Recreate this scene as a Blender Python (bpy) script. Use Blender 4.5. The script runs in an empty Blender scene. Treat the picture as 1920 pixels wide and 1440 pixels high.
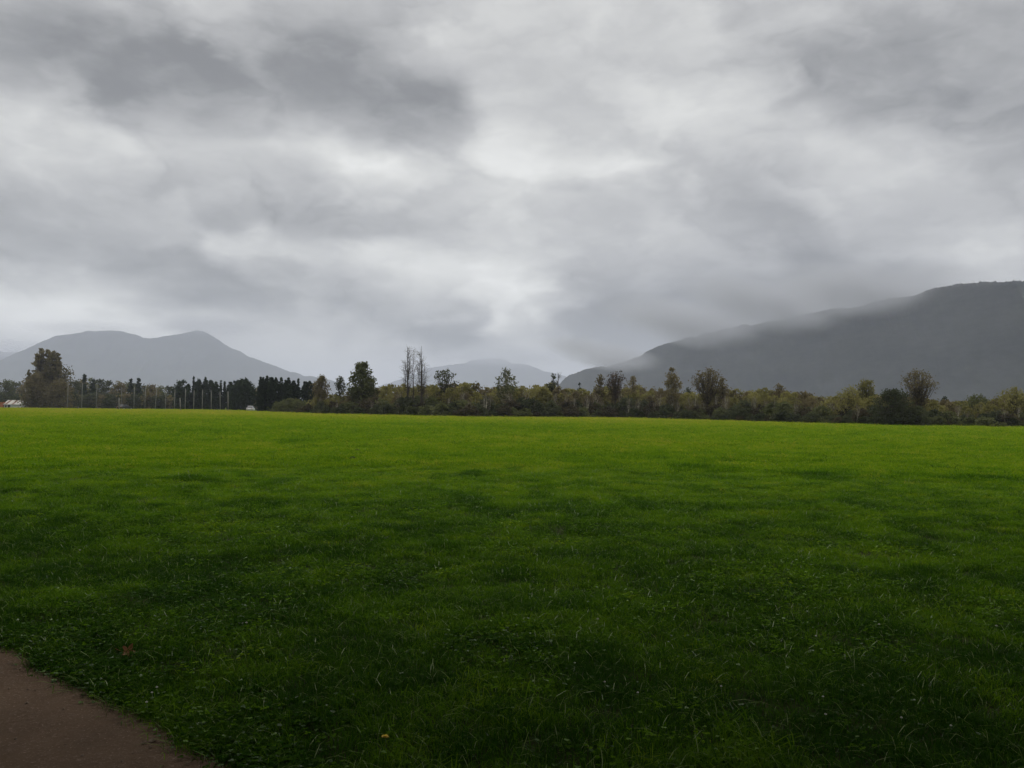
import bpy, math, random
import numpy as np
from mathutils import Vector, Matrix

scene = bpy.context.scene
col = scene.collection
R = math.radians
rng = np.random.default_rng(11)
rnd = random.Random(5)

# ------------------------------------------------------------------ camera
F = 1507.0                       # focal length in photo pixels (1920 wide)
PITCH, ROLL, EYE = R(1.786), R(0.80), 1.65
fw = Vector((0, math.cos(PITCH), math.sin(PITCH)))
r0 = Vector((1, 0, 0)); u0 = Vector((0, -math.sin(PITCH), math.cos(PITCH)))
cr_ = r0 * math.cos(ROLL) + u0 * math.sin(ROLL)
cu_ = -r0 * math.sin(ROLL) + u0 * math.cos(ROLL)
camd = bpy.data.cameras.new('camera'); cam = bpy.data.objects.new('camera', camd); col.objects.link(cam)
camd.sensor_width = 36; camd.lens = F / 1920 * 36; camd.clip_start = 0.05; camd.clip_end = 60000
M = Matrix.Identity(4)
for i in range(3):
    M[i][0], M[i][1], M[i][2] = cr_[i], cu_[i], -fw[i]
M.translation = (0, 0, EYE)
cam.matrix_world = M
scene.camera = cam

def ray(px, py):
    return fw * F + cr_ * (px - 960) - cu_ * (py - 720)
def at(px, py, D):
    d = ray(px, py); return Vector((0, 0, EYE)) + d * (D / d.y)
def hit(px, py, z=0.0):
    d = ray(px, py); return Vector((0, 0, EYE)) + d * ((z - EYE) / d.z)
def azel(px, py):
    d = ray(px, py).normalized(); return math.atan2(d.x, d.y), math.asin(d.z)
def sst(a, b, x):
    t = min(1, max(0, (x - a) / (b - a))); return t * t * (3 - 2 * t)

# ------------------------------------------------------------------ view
scene.render.engine = 'CYCLES'
vs = scene.view_settings
vs.view_transform = 'Standard'; vs.look = 'None'; vs.gamma = 1; vs.use_curve_mapping = False
vs.exposure = 0.0
cy = scene.cycles
cy.use_denoising = True
cy.max_bounces = 8; cy.diffuse_bounces = 3; cy.glossy_bounces = 2; cy.transmission_bounces = 4
cy.transparent_max_bounces = 6; cy.volume_bounces = 3
cy.volume_step_rate = 1.0; cy.volume_max_steps = 128

# ------------------------------------------------------------------ node helper
class NT:
    def __init__(s, tree): s.t = tree; s.n = tree.nodes; s.l = tree.links
    def node(s, ty, **kw):
        n = s.n.new(ty)
        for k, v in kw.items(): setattr(n, k, v)
        return n
    def put(s, sock, v):
        if hasattr(v, 'is_linked') or isinstance(v, bpy.types.NodeSocket): s.l.new(v, sock)
        else: sock.default_value = v
    def math(s, op, a, b=None, c=None, clamp=False):
        n = s.n.new('ShaderNodeMath'); n.operation = op; n.use_clamp = clamp
        s.put(n.inputs[0], a)
        if b is not None: s.put(n.inputs[1], b)
        if c is not None: s.put(n.inputs[2], c)
        return n.outputs[0]
    def vec(s, op, a, b=None, c=None):
        n = s.n.new('ShaderNodeVectorMath'); n.operation = op
        s.put(n.inputs[0], a)
        if b is not None: s.put(n.inputs[1], b)
        if c is not None: s.put(n.inputs[2], c)
        return n.outputs['Value'] if op in ('DOT_PRODUCT', 'LENGTH') else n.outputs[0]
    def comb(s, x, y, z):
        n = s.n.new('ShaderNodeCombineXYZ')
        for i, v in enumerate((x, y, z)): s.put(n.inputs[i], v)
        return n.outputs[0]
    def noise(s, vec, scale, detail=4, rough=0.5, dist=0.0, out=0):
        n = s.n.new('ShaderNodeTexNoise'); n.noise_dimensions = '3D'
        s.put(n.inputs['Vector'], vec); n.inputs['Scale'].default_value = scale
        n.inputs['Detail'].default_value = detail; n.inputs['Roughness'].default_value = rough
        n.inputs['Distortion'].default_value = dist
        return n.outputs[out]
    def ramp(s, fac, stops, interp='LINEAR'):
        n = s.n.new('ShaderNodeValToRGB'); e = n.color_ramp.elements; n.color_ramp.interpolation = interp
        while len(e) < len(stops): e.new(0.5)
        for i, (p, c) in enumerate(stops):
            e[i].position = p; e[i].color = (c[0], c[1], c[2], 1) if not isinstance(c, (int, float)) else (c, c, c, 1)
        s.put(n.inputs[0], fac); return n.outputs[0]
    def rng(s, v, a, b, c, d, smooth=True):
        n = s.n.new('ShaderNodeMapRange'); n.interpolation_type = 'SMOOTHSTEP' if smooth else 'LINEAR'
        s.put(n.inputs[0], v)
        for i, x in enumerate((a, b, c, d)): s.put(n.inputs[i + 1], x)
        return n.outputs[0]
    def mix(s, f, a, b):
        n = s.n.new('ShaderNodeMix'); n.data_type = 'RGBA'
        s.put(n.inputs[0], f); 
        for k, v in ((6, a), (7, b)):
            if isinstance(v, tuple): v = (*v[:3], 1)
            s.put(n.inputs[k], v)
        return n.outputs[2]

# ------------------------------------------------------------------ sky (overcast, cloud masses by direction)
SUN_EL, SUN_AZ = R(62), R(4)      # azimuth from +Y towards +X
world = bpy.data.worlds.new('World'); scene.world = world; world.use_nodes = True
w = NT(world.node_tree); w.n.clear()
sky = w.node('ShaderNodeTexSky', sky_type='NISHITA', sun_disc=False, sun_elevation=SUN_EL, sun_rotation=SUN_AZ)
b1 = w.node('ShaderNodeBackground'); w.l.new(sky.outputs[0], b1.inputs[0]); b1.inputs[1].default_value = 0.08
tc = w.node('ShaderNodeTexCoord')
d0 = w.vec('NORMALIZE', tc.outputs['Generated'])
sp = w.node('ShaderNodeSeparateXYZ'); w.l.new(d0, sp.inputs[0])
X, Y, Z = sp.outputs
az = w.math('ARCTAN2', X, Y)
el = w.math('ARCSINE', Z)
plane = w.vec('MULTIPLY', d0, (2.0, 2.0, 4.2))
# warp of the cloud masses
wn1 = w.noise(plane, 1.5, 3, 0.5, out=1)
wn2 = w.noise(plane, 4.5, 4, 0.5, out=1)
half = (0.5, 0.5, 0.5)
warp = w.vec('ADD', w.vec('MULTIPLY', w.vec('SUBTRACT', wn1, half), (0.09, 0.05, 0)),
             w.vec('MULTIPLY', w.vec('SUBTRACT', wn2, half), (0.11, 0.075, 0)))
P0 = w.vec('ADD', w.comb(az, el, 0.0), warp)
# (px, py, sx, sy in photo pixels, gain, sharp)
BL = [
 (480, 160, 470, 95, -.07, 0),
 (200, 130, 170, 52, -.13, 0), (320, 190, 130, 48, -.15, 1), (500, 135, 210, 62, -.13, 0), (680, 175, 190, 62, -.15, 1), (815, 215, 95, 45, -.15, 1), (640, 70, 200, 50, -.04, 0),
 (130, 245, 130, 38, .10, 0), (270, 300, 110, 30, .07, 0), (620, 280, 130, 24, .10, 0), (690, 322, 85, 28, .18, 0), (560, 262, 90, 22, .06, 0), (920, 240, 48, 62, .13, 0), (940, 330, 70, 50, .13, 0),
 (60, 335, 130, 48, -.08, 0), (120, 405, 220, 60, -.09, 0), (360, 345, 150, 40, -.06, 0), (490, 390, 160, 46, -.10, 0), (640, 425, 140, 36, -.14, 1),
 (440, 440, 38, 30, .17, 1), (500, 474, 70, 18, .09, 0), (720, 482, 66, 28, .15, 0), (810, 522, 140, 48, .20, 0), (940, 525, 75, 50, .12, 0),
 (100, 465, 150, 30, -.05, 0), (260, 485, 180, 40, -.07, 0), (430, 540, 150, 38, -.08, 0), (330, 572, 120, 22, -.12, 1), (600, 540, 150, 40, -.05, 0),
 (40, 562, 150, 38, .25, 0), (160, 594, 150, 30, .23, 0), (50, 640, 110, 28, .16, 0), (330, 606, 120, 20, .06, 0), (640, 690, 160, 30, .10, 0),
 (700, 600, 160, 36, -.10, 0), (850, 632, 90, 32, -.18, 0), (1120, 625, 130, 40, -.08, 0), (920, 613, 24, 20, .26, 0), (985, 540, 52, 56, .14, 0), (1000, 620, 60, 50, .10, 0),
 (1010, 340, 55, 30, .13, 0), (1130, 322, 64, 24, .16, 1), (1195, 332, 44, 20, .10, 0), (1180, 70, 200, 60, .05, 0), (975, 140, 45, 40, -.05, 0), (1240, 200, 130, 60, .05, 0),
 (1330, 310, 100, 55, -.05, 0), (1425, 365, 90, 60, -.14, 0), (1470, 440, 130, 55, -.09, 0), (1550, 300, 60, 80, .09, 1), (1610, 250, 80, 34, .07, 1), (1690, 292, 100, 26, .06, 0),
 (1560, 50, 150, 80, -.10, 1), (1750, 120, 210, 85, -.15, 1), (1890, 60, 110, 100, -.10, 0), (1810, 232, 150, 56, -.13, 1), (1905, 340, 90, 90, -.10, 0),
 (1700, 395, 150, 26, -.05, 0), (1840, 468, 100, 28, .12, 0), (1690, 470, 110, 26, .04, 0), (1400, 560, 240, 54, -.26, 0), (1600, 525, 150, 34, -.16, 0), (1240, 612, 140, 42, -.22, 0),
]
def low(py):
    """the haze dulls what lies low, so the clouds there stand out more by themselves"""
    e = max(0.04, (767 - py) / F); return min(2.4, math.exp(0.5 * 0.00012 * 740 / e))
acc = None
for (px, py, sx, sy, g, sh) in BL:
    a, e = azel(px, py)
    df = w.vec('MULTIPLY', w.vec('SUBTRACT', P0, (a, e, 0)), (F / sx * 0.9, F / sy * 0.9, 0))
    d2 = w.vec('DOT_PRODUCT', df, df)
    if sh: d2 = w.math('POWER', d2, 1.7)
    gs = w.math('POWER', 0.42, d2); g = g * low(py)
    acc = w.math('MULTIPLY', gs, g) if acc is None else w.math('MULTIPLY_ADD', gs, g, acc)
n1 = w.noise(w.vec('ADD', plane, warp), 1.7, 6, 0.52)
n2 = w.noise(plane, 0.8, 4, 0.5)
n1c = w.math('SUBTRACT', n1, 0.5); n2c = w.math('SUBTRACT', n2, 0.5)
front = w.rng(Y, 0.1, 0.6, 0.0, 1.0)
amp2 = w.math('MULTIPLY_ADD', front, -0.40, 0.55)
val = w.math('MULTIPLY_ADD', acc, 0.95, 0.575)
val = w.math('MULTIPLY_ADD', n1c, 0.16, val)
# torn edges of the lower scud
pw_ = w.vec('ADD', plane, w.vec('MULTIPLY', w.vec('SUBTRACT', wn2, half), (0.35, 0.35, 0.5)))
e1 = w.noise(pw_, 1.5, 5, 0.48); e2 = w.noise(w.vec('ADD', pw_, (7.3, 2.1, 0.4)), 3.2, 5, 0.5)
val = w.math('MULTIPLY_ADD', w.rng(e1, 0.46, 0.59, -0.5, 0.5), -0.085, val)
val = w.math('MULTIPLY_ADD', w.rng(e2, 0.46, 0.58, -0.5, 0.5), 0.055, val)
val = w.math('MULTIPLY_ADD', n2c, amp2, val)
def billow(vec, sc):
    """rounded heads with dark creases between them"""
    return w.math('SUBTRACT', w.math('ABSOLUTE', w.math('SUBTRACT', w.noise(vec, sc, 2, 0.4), 0.5)), 0.085)
wn3 = w.noise(plane, 9.0, 3, 0.55, out=1)
pb = w.vec('ADD', w.vec('MULTIPLY', d0, (2.0, 2.0, 3.1)), w.vec('ADD', w.vec('MULTIPLY', w.vec('SUBTRACT', wn2, half), (0.36, 0.36, 0.36)), w.vec('MULTIPLY', w.vec('SUBTRACT', wn3, half), (0.10, 0.10, 0.10))))
bl1 = billow(pb, 2.2)
bl2 = billow(w.vec('ADD', pb, (3.7, 1.9, 0.8)), 5.0)
val = w.math('MULTIPLY_ADD', bl1, 0.72, val)
val = w.math('MULTIPLY_ADD', bl2, 0.42, val)
val = w.math('SMOOTH_MAX', val, 0.20, 0.12)
# an overcast dome is brighter overhead than low down
SKY_LIFT = 2.2
lift = w.math('ADD', 1.0, w.math('MULTIPLY', w.rng(el, 0.46, 1.25, 0.0, 1.0), SKY_LIFT))
val = w.math('MULTIPLY', val, lift)
tone = w.ramp(w.rng(val, 0.25, 0.75, 0, 1, False), [(0, (0.992, 0.997, 0.997)), (0.5, (1.0, 1.0, 0.99)), (1, (1.0, 1.0, 0.965))])
cc = w.vec('MULTIPLY', tone, w.comb(val, val, val))
b2 = w.node('ShaderNodeBackground'); w.l.new(cc, b2.inputs[0]); b2.inputs[1].default_value = 1.0
mx = w.node('ShaderNodeMixShader'); mx.inputs[0].default_value = 0.96
w.l.new(b1.outputs[0], mx.inputs[1]); w.l.new(b2.outputs[0], mx.inputs[2])
wo = w.node('ShaderNodeOutputWorld'); w.l.new(mx.outputs[0], wo.inputs[0])
world.cycles.sampling_method = 'MANUAL'; world.cycles.sample_map_resolution = 512

# ------------------------------------------------------------------ sun behind the cloud
sd = bpy.data.lights.new('sun', 'SUN'); sd.energy = 1.5; sd.angle = R(16); sd.color = (1, 0.96, 0.90)
sun = bpy.data.objects.new('sun', sd); col.objects.link(sun)
sdir = Vector((math.sin(SUN_AZ) * math.cos(SUN_EL), math.cos(SUN_AZ) * math.cos(SUN_EL), math.sin(SUN_EL)))
sun.rotation_euler = sdir.to_track_quat('Z', 'Y').to_euler()

# ------------------------------------------------------------------ object helpers
class MB:
    """collects vertices and faces, linked as ONE mesh object"""
    def __init__(s): s.v = []; s.f = []; s.n = 0
    def add(s, V, Fc):
        V = np.asarray(V, float).reshape(-1, 3)
        s.v.append(V); s.f.extend([tuple(int(i) + s.n for i in f) for f in Fc]); s.n += len(V)
    def box(s, x0, x1, y0, y1, z0, z1):
        V = [(x, y, z) for z in (z0, z1) for y in (y0, y1) for x in (x0, x1)]
        s.add(V, [(0, 2, 3, 1), (4, 5, 7, 6), (0, 1, 5, 4), (2, 6, 7, 3), (0, 4, 6, 2), (1, 3, 7, 5)])
    def tube(s, pts, rad, sides=5, cap=True):
        pts = [Vector(p) for p in pts]; V = []; Fc = []
        for i, p in enumerate(pts):
            t = (pts[min(i + 1, len(pts) - 1)] - pts[max(i - 1, 0)])
            t = t.normalized() if t.length > 1e-9 else Vector((0, 0, 1))
            a = t.cross(Vector((0.31, 0.95, 0.07)) if abs(t.y) < 0.9 else Vector((1, 0, 0))).normalized(); b = t.cross(a)
            r = rad[i] if hasattr(rad, '__len__') else rad
            for k in range(sides):
                q = 2 * math.pi * k / sides
                V.append(tuple(p + a * (math.cos(q) * r) + b * (math.sin(q) * r)))
        for i in range(len(pts) - 1):
            for k in range(sides):
                k2 = (k + 1) % sides
                Fc.append((i * sides + k, i * sides + k2, (i + 1) * sides + k2, (i + 1) * sides + k))
        if cap:
            Fc.append(tuple(range(sides - 1, -1, -1))); Fc.append(tuple(range((len(pts) - 1) * sides, len(pts) * sides)))
        s.add(V, Fc)
    def mesh(s, name, mat, smooth=False):
        me = bpy.data.meshes.new(name)
        V = np.concatenate(s.v) if s.v else np.zeros((0, 3))
        me.from_pydata(V.tolist(), [], s.f); me.update()
        if mat: me.materials.append(mat)
        if smooth: me.polygons.foreach_set('use_smooth', [True] * len(me.polygons))
        return me
    def build(s, name, mat, parent=None, smooth=False):
        return put(name, s.mesh(name, mat, smooth), parent)

def put(name, me, parent=None, loc=None):
    o = bpy.data.objects.new(name, me); col.objects.link(o)
    if parent is not None: o.parent = parent
    if loc is not None: o.location = loc
    return o
def tag(o, label=None, cat=None, group=None, kind=None):
    if label: o['label'] = label
    if cat: o['category'] = cat
    if group: o['group'] = group
    if kind: o['kind'] = kind
    return o
def empty(name, loc, rz=0.0):
    o = bpy.data.objects.new(name, None); col.objects.link(o)
    o.location = loc; o.rotation_euler = (0, 0, rz); o.empty_display_size = 0.3
    return o

def gz(x, y):
    """height of the ground"""
    return -1.3 * sst(170, 340, y) * sst(-80, -170, x)

# ------------------------------------------------------------------ materials
def new_mat(name):
    m = bpy.data.materials.new(name); m.use_nodes = True
    t = NT(m.node_tree); t.n.clear()
    out = t.node('ShaderNodeOutputMaterial')
    return m, t, out
def plain(name, c, rough=0.8, var=0.25, scale=6.0, metal=0.0, bump=0.0):
    m, t, out = new_mat(name)
    tc = t.node('ShaderNodeTexCoord')
    n = t.noise(tc.outputs['Object'], scale, 5, 0.6)
    c1 = tuple(x * (1 - var) for x in c); c2 = tuple(min(1, x * (1 + var)) for x in c)
    cl = t.ramp(n, [(0.3, c1), (0.7, c2)])
    p = t.node('ShaderNodeBsdfPrincipled'); t.l.new(cl, p.inputs['Base Color'])
    p.inputs['Specular IOR Level'].default_value = 0.08 if rough > 0.75 else 0.4
    p.inputs['Roughness'].default_value = rough; p.inputs['Metallic'].default_value = metal
    if bump:
        bn = t.node('ShaderNodeBump'); bn.inputs['Strength'].default_value = bump; t.l.new(n, bn.inputs['Height'])
        t.l.new(bn.outputs[0], p.inputs['Normal'])
    t.l.new(p.outputs[0], out.inputs[0])
    return m
def leafy(name, c, c2, trans=0.4, scale=0.55):
    m, t, out = new_mat(name)
    tc = t.node('ShaderNodeTexCoord'); oi = t.node('ShaderNodeObjectInfo')
    n = t.noise(t.vec('ADD', tc.outputs['Object'], t.comb(t.math('MULTIPLY', oi.outputs['Random'], 40.0), 0.0, 0.0)), scale, 4, 0.65)
    n = t.math('ADD', n, t.math('MULTIPLY_ADD', oi.outputs['Random'], 0.24, -0.12))
    cl = t.ramp(n, [(0.32, c), (0.68, c2)])
    df = t.node('ShaderNodeBsdfDiffuse'); tr = t.node('ShaderNodeBsdfTranslucent')
    t.l.new(cl, df.inputs[0]); t.l.new(cl, tr.inputs[0])
    mx = t.node('ShaderNodeMixShader'); mx.inputs[0].default_value = trans
    t.l.new(df.outputs[0], mx.inputs[1]); t.l.new(tr.outputs[0], mx.inputs[2])
    t.l.new(mx.outputs[0], out.inputs[0])
    return m

L_OLIVE = leafy('olive_leaves', (0.145, 0.136, 0.046), (0.250, 0.230, 0.078))
L_BROWN = leafy('brown_leaves', (0.112, 0.092, 0.048), (0.190, 0.158, 0.082))
L_GREEN = leafy('green_leaves', (0.066, 0.074, 0.032), (0.130, 0.138, 0.058))
L_DARK = leafy('dark_leaves', (0.040, 0.048, 0.025), (0.078, 0.086, 0.044))
L_CYPR = leafy('cypress_leaves', (0.022, 0.032, 0.020), (0.040, 0.054, 0.030), 0.15)
L_COTT = leafy('cottonwood_leaves', (0.085, 0.074, 0.034), (0.230, 0.195, 0.110), 0.3, 0.22)
L_UMBER = leafy('umber_leaves', (0.044, 0.038, 0.024), (0.085, 0.072, 0.042))
L_TWIG = plain('twig_bark', (0.075, 0.062, 0.050), 0.9, 0.3, 2.0)
L_BTWIG = plain('brown_twigs', (0.088, 0.064, 0.044), 0.9, 0.3, 2.0)
BARK = plain('dark_bark', (0.060, 0.050, 0.040), 0.9, 0.35, 3.0)
PALEBARK = plain('pale_bark', (0.42, 0.39, 0.30), 0.85, 0.35, 2.0)
WOOD = plain('weathered_pole_wood', (0.17, 0.165, 0.145), 0.85, 0.3, 1.5)

# ------------------------------------------------------------------ ground: one sheet to the horizon
def vnoise(x, y, s, seed):
    # smooth value noise
    rs = np.random.default_rng(seed); T = rs.random((64, 64))
    u = np.asarray(x) / s + 1000; v = np.asarray(y) / s + 1000
    i = np.floor(u).astype(int); j = np.floor(v).astype(int); a = u - i; b = v - j
    a = a * a * (3 - 2 * a); b = b * b * (3 - 2 * b)
    g = lambda p, q: T[p % 64, q % 64]
    return (g(i, j) * (1 - a) + g(i + 1, j) * a) * (1 - b) + (g(i, j + 1) * (1 - a) + g(i + 1, j + 1) * a) * b
PATH_PX = [(-420, 1055), (-200, 1122), (0, 1198), (70, 1226), (140, 1264), (200, 1292), (262, 1326), (345, 1374), (450, 1430), (600, 1520), (800, 1680), (950, 1850)]
PATH = [hit(*p) for p in PATH_PX]
pxs = np.array([p.x for p in PATH]); pys = np.array([p.y for p in PATH])
_o = np.argsort(pxs); pxs = pxs[_o]; pys = pys[_o]
def path_edge(x):
    """y of the path's far edge at this x"""
    x = np.asarray(x, float)
    e = np.interp(x, pxs, pys)
    e = np.where(x < pxs[0], pys[0] + (x - pxs[0]) * (pys[1] - pys[0]) / (pxs[1] - pxs[0]), e)
    e = np.where(x > pxs[-1], pys[-1] + (x - pxs[-1]) * (pys[-1] - pys[-2]) / (pxs[-1] - pxs[-2]), e)
    return e + (vnoise(x, 0, 0.35, 3) - 0.5) * 0.10 + (vnoise(x, 0, 0.11, 4) - 0.5) * 0.05
def relief(x, y):
    d = np.hypot(x, y); k = np.clip((y - path_edge(x)) / 0.6, 0, 1)
    k = k * np.clip((260 - d) / 60, 0, 1)
    return k * (0.03 + (vnoise(x, y, 0.9, 7) - 0.5) * 0.04 + (vnoise(x, y, 5.0, 8) - 0.5) * 0.05 + (vnoise(x, y, 22, 9) - 0.5) * 0.08)
def gzv(x, y):
    sx = np.clip((x + 80) / -90, 0, 1); sy = np.clip((y - 170) / 170, 0, 1)
    return -1.3 * (sx * sx * (3 - 2 * sx)) * (sy * sy * (3 - 2 * sy))
rr = np.concatenate([[0.0], np.geomspace(0.6, 260, 230), np.geomspace(300, 16000, 24)])
NA = 300
# finer spokes ahead of the viewer
ang = np.concatenate([np.linspace(-0.85, 0.85, 220), np.linspace(0.85, 2 * math.pi - 0.85, 82)[1:-1]])
NA = len(ang)
GV = [(0, 0, 0)]; GF = []
for i, r in enumerate(rr[1:]):
    gx = np.sin(ang) * r; gy = np.cos(ang) * r
    gh = gzv(gx, gy) + relief(gx, gy)
    GV.extend(zip(gx.tolist(), gy.tolist(), gh.tolist()))
    for k in range(NA):
        k2 = (k + 1) % NA
        if i == 0: GF.append((0, 1 + k2, 1 + k))
        else:
            b = 1 + i * NA; a = b - NA
            GF.append((a + k, a + k2, b + k2, b + k))
me = bpy.data.meshes.new('ground'); me.from_pydata(GV, [], GF); me.update()
me.polygons.foreach_set('use_smooth', [True] * len(me.polygons))
gm, t, out = new_mat('meadow_soil_and_sward')
tc = t.node('ShaderNodeTexCoord')
pos = tc.outputs['Object']
na = t.noise(pos, 0.09, 5, 0.6); nb = t.noise(pos, 0.9, 5, 0.6); nc = t.noise(pos, 9.0, 4, 0.7)
c = t.mix(t.rng(na, 0.35, 0.65, 0, 1), (0.052, 0.090, 0.010), (0.085, 0.105, 0.014))
c = t.mix(t.rng(nb, 0.45, 0.75, 0, 0.5), c, (0.040, 0.070, 0.010))
c = t.mix(t.rng(nc, 0.4, 0.8, 0, 0.5), c, (0.095, 0.095, 0.020))
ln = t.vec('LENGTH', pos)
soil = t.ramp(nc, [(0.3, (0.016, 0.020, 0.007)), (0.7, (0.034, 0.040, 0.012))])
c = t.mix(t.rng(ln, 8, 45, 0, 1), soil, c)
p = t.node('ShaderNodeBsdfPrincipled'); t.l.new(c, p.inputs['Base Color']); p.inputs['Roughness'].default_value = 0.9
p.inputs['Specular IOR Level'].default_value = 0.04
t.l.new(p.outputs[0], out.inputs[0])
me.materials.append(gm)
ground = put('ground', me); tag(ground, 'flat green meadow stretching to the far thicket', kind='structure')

# ------------------------------------------------------------------ path
xs = np.concatenate([np.linspace(-40, -6, 60), np.linspace(-5.95, 4.0, 320)])
pe = path_edge(xs)
V = []; Fc = []
nrow = 26
for i, (x, e) in enumerate(zip(xs, pe)):
    for j in range(nrow):
        q = (j / (nrow - 1)) ** 1.4
        y = e - q * 6.0
        dz = 0.012 + (0.010 * math.sin(min(q * 9, 1.57)) if j else -0.012)
        V.append((x, y, dz + 0.004 * (rnd.random() - .5) * (j > 0)))
for i in range(len(xs) - 1):
    for j in range(nrow - 1):
        a = i * nrow + j; Fc.append((a, a + 1, a + nrow + 1, a + nrow))
pm, t, out = new_mat('brown_packed_gravel')
tc = t.node('ShaderNodeTexCoord'); pos = tc.outputs['Object']
n0 = t.noise(pos, 1.3, 4, 0.6); n1_ = t.noise(pos, 22, 5, 0.7); n2_ = t.noise(pos, 70, 4, 0.75)
c = t.mix(t.rng(n0, 0.3, 0.7, 0, 1), (0.116, 0.078, 0.052), (0.086, 0.058, 0.039))
c = t.mix(t.rng(n1_, 0.45, 0.8, 0, 0.55), c, (0.125, 0.094, 0.070))
c = t.mix(t.rng(n2_, 0.54, 0.70, 0, 0.85), c, (0.23, 0.17, 0.135))
c = t.mix(t.rng(n2_, 0.40, 0.25, 0, 0.6), c, (0.035, 0.024, 0.017))
p = t.node('ShaderNodeBsdfPrincipled'); t.l.new(c, p.inputs['Base Color']); p.inputs['Roughness'].default_value = 0.95; p.inputs['Specular IOR Level'].default_value = 0.04
bn = t.node('ShaderNodeBump'); bn.inputs['Strength'].default_value = 0.9; bn.inputs['Distance'].default_value = 0.02
t.l.new(t.math('ADD', n1_, t.math('MULTIPLY', n2_, 0.6)), bn.inputs['Height']); t.l.new(bn.outputs[0], p.inputs['Normal'])
t.l.new(p.outputs[0], out.inputs[0])
me = bpy.data.meshes.new('path'); me.from_pydata(V, [], Fc); me.update(); me.materials.append(pm)
me.polygons.foreach_set('use_smooth', [True] * len(me.polygons))
path = put('path', me); tag(path, 'brown packed gravel path along the meadow edge', kind='structure')

# ------------------------------------------------------------------ mountains
forest, t, out = new_mat('forested_slope')
tc = t.node('ShaderNodeTexCoord')
fp = t.vec('MULTIPLY', tc.outputs['Object'], (1.0, 0.5, 2.2))
n = t.noise(fp, 0.006, 6, 0.65); n_b = t.noise(fp, 0.05, 4, 0.7)
c = t.ramp(t.math('ADD', t.math('MULTIPLY', n, 0.6), t.math('MULTIPLY', n_b, 0.4)), [(0.38, (0.018, 0.022, 0.023)), (0.62, (0.048, 0.051, 0.048))])
df = t.node('ShaderNodeBsdfDiffuse'); t.l.new(c, df.inputs[0]); t.l.new(df.outputs[0], out.inputs[0])

def mountain(name, ridge, depth_of, foot, seed, label, fuzz, nx=420, nt=46):
    """ridge: [(px, py)] outline seen from the meadow; every column stands at its own depth"""
    rx = np.array([p[0] for p in ridge], float); ry = np.array([p[1] for p in ridge], float)
    px = np.linspace(rx[0], rx[-1], nx); py = np.interp(px, rx, ry)
    # round the corners of the outline a little
    k = np.hanning(13); k /= k.sum(); py = np.convolve(np.pad(py, 6, mode='edge'), k, 'valid')
    py = py + (vnoise(px, 0, 46, seed + 5) - .5) * 7 + (vnoise(px, 0, 15, seed + 6) - .5) * 3.5
    V = []; Fc = []
    rs = np.random.default_rng(seed)
    for i in range(nx):
        D = depth_of(px[i]); top = at(px[i], py[i], D)
        H = max(top.z, 2.0)
        for j in range(nt):
            t_ = j / (nt - 1)                       # 0 foot .. 0.62 ridge .. 1 behind
            if t_ < 0.62:
                q = t_ / 0.62; D2 = D - foot * (1 - q); hh = H * (q ** 1.25)
            else:
                q = (t_ - 0.62) / 0.38; D2 = D + foot * 1.2 * q; hh = H * (1 - q ** 1.3 * 0.95)
            x = top.x * (0.35 * D2 / D + 0.65); y = D2
            gul = (vnoise(x, y * 0.45, foot * 0.20, seed) - 0.5) * 0.22 + (vnoise(x, y * 0.6, foot * 0.07, seed + 1) - 0.5) * 0.10
            env = math.sin(min(1, t_ / 0.62) * math.pi) if t_ < 0.62 else math.sin(q * math.pi)
            z = hh + H * gul * env + fuzz * (rs.random() ** 2) * (0.3 + 0.7 * (hh / H))
            V.append((x, y, float(z) - 3.0 * (j in (0, nt - 1))))
    for i in range(nx - 1):
        for j in range(nt - 1):
            a = i * nt + j; Fc.append((a, a + nt, a + nt + 1, a + 1))
    me = bpy.data.meshes.new(name); me.from_pydata(V, [], Fc); me.update(); me.materials.append(forest)
    me.polygons.foreach_set('use_smooth', [True] * len(me.polygons))
    o = put(name, me); tag(o, label, kind='structure'); return o

mountain('mountain', [(1020, 752), (1045, 722), (1062, 705), (1110, 690), (1150, 683), (1195, 670), (1235, 652), (1262, 640), (1310, 630), (1350, 622), (1420, 606), (1500, 591), (1600, 576),
                      (1700, 557), (1740, 546), (1800, 533), (1860, 530), (1920, 529), (2050, 522), (2250, 540), (2500, 600)],
         lambda p: 3300 - (p - 1020) * 1.95 if p < 1900 else 1584 + (p - 1900) * 0.2, 420, 21, 'long dark forested ridge rising under low cloud', 3.5, 560)
mountain('mountain', [(-420, 720), (-250, 690), (-60, 700), (0, 672), (50, 652), (100, 634), (150, 625), (215, 621), (250, 628), (285, 634), (330, 628), (372, 618), (400, 634), (430, 652), (470, 672),
                      (500, 681), (545, 696), (600, 709), (660, 725), (720, 745), (760, 760)],
         lambda p: 7000 + (p - 200) * 1.2, 1100, 31, 'pale blue double-humped mountain behind the poles', 6)
mountain('mountain', [(640, 770), (700, 728), (760, 706), (800, 690), (823, 685), (850, 682), (885, 675), (940, 674), (990, 684), (1030, 698), (1080, 712), (1160, 740), (1230, 775)],
         lambda p: 10900, 1500, 41, 'faintest far mountain seen between two nearer slopes', 8, 240)
mountain('mountain', [(-300, 640), (-120, 640), (-30, 652), (10, 662), (35, 655), (60, 672), (110, 700), (160, 740), (190, 770)],
         lambda p: 9000, 1300, 51, 'hazy shoulder of a mountain behind the cottonwood', 8, 160)

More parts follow.
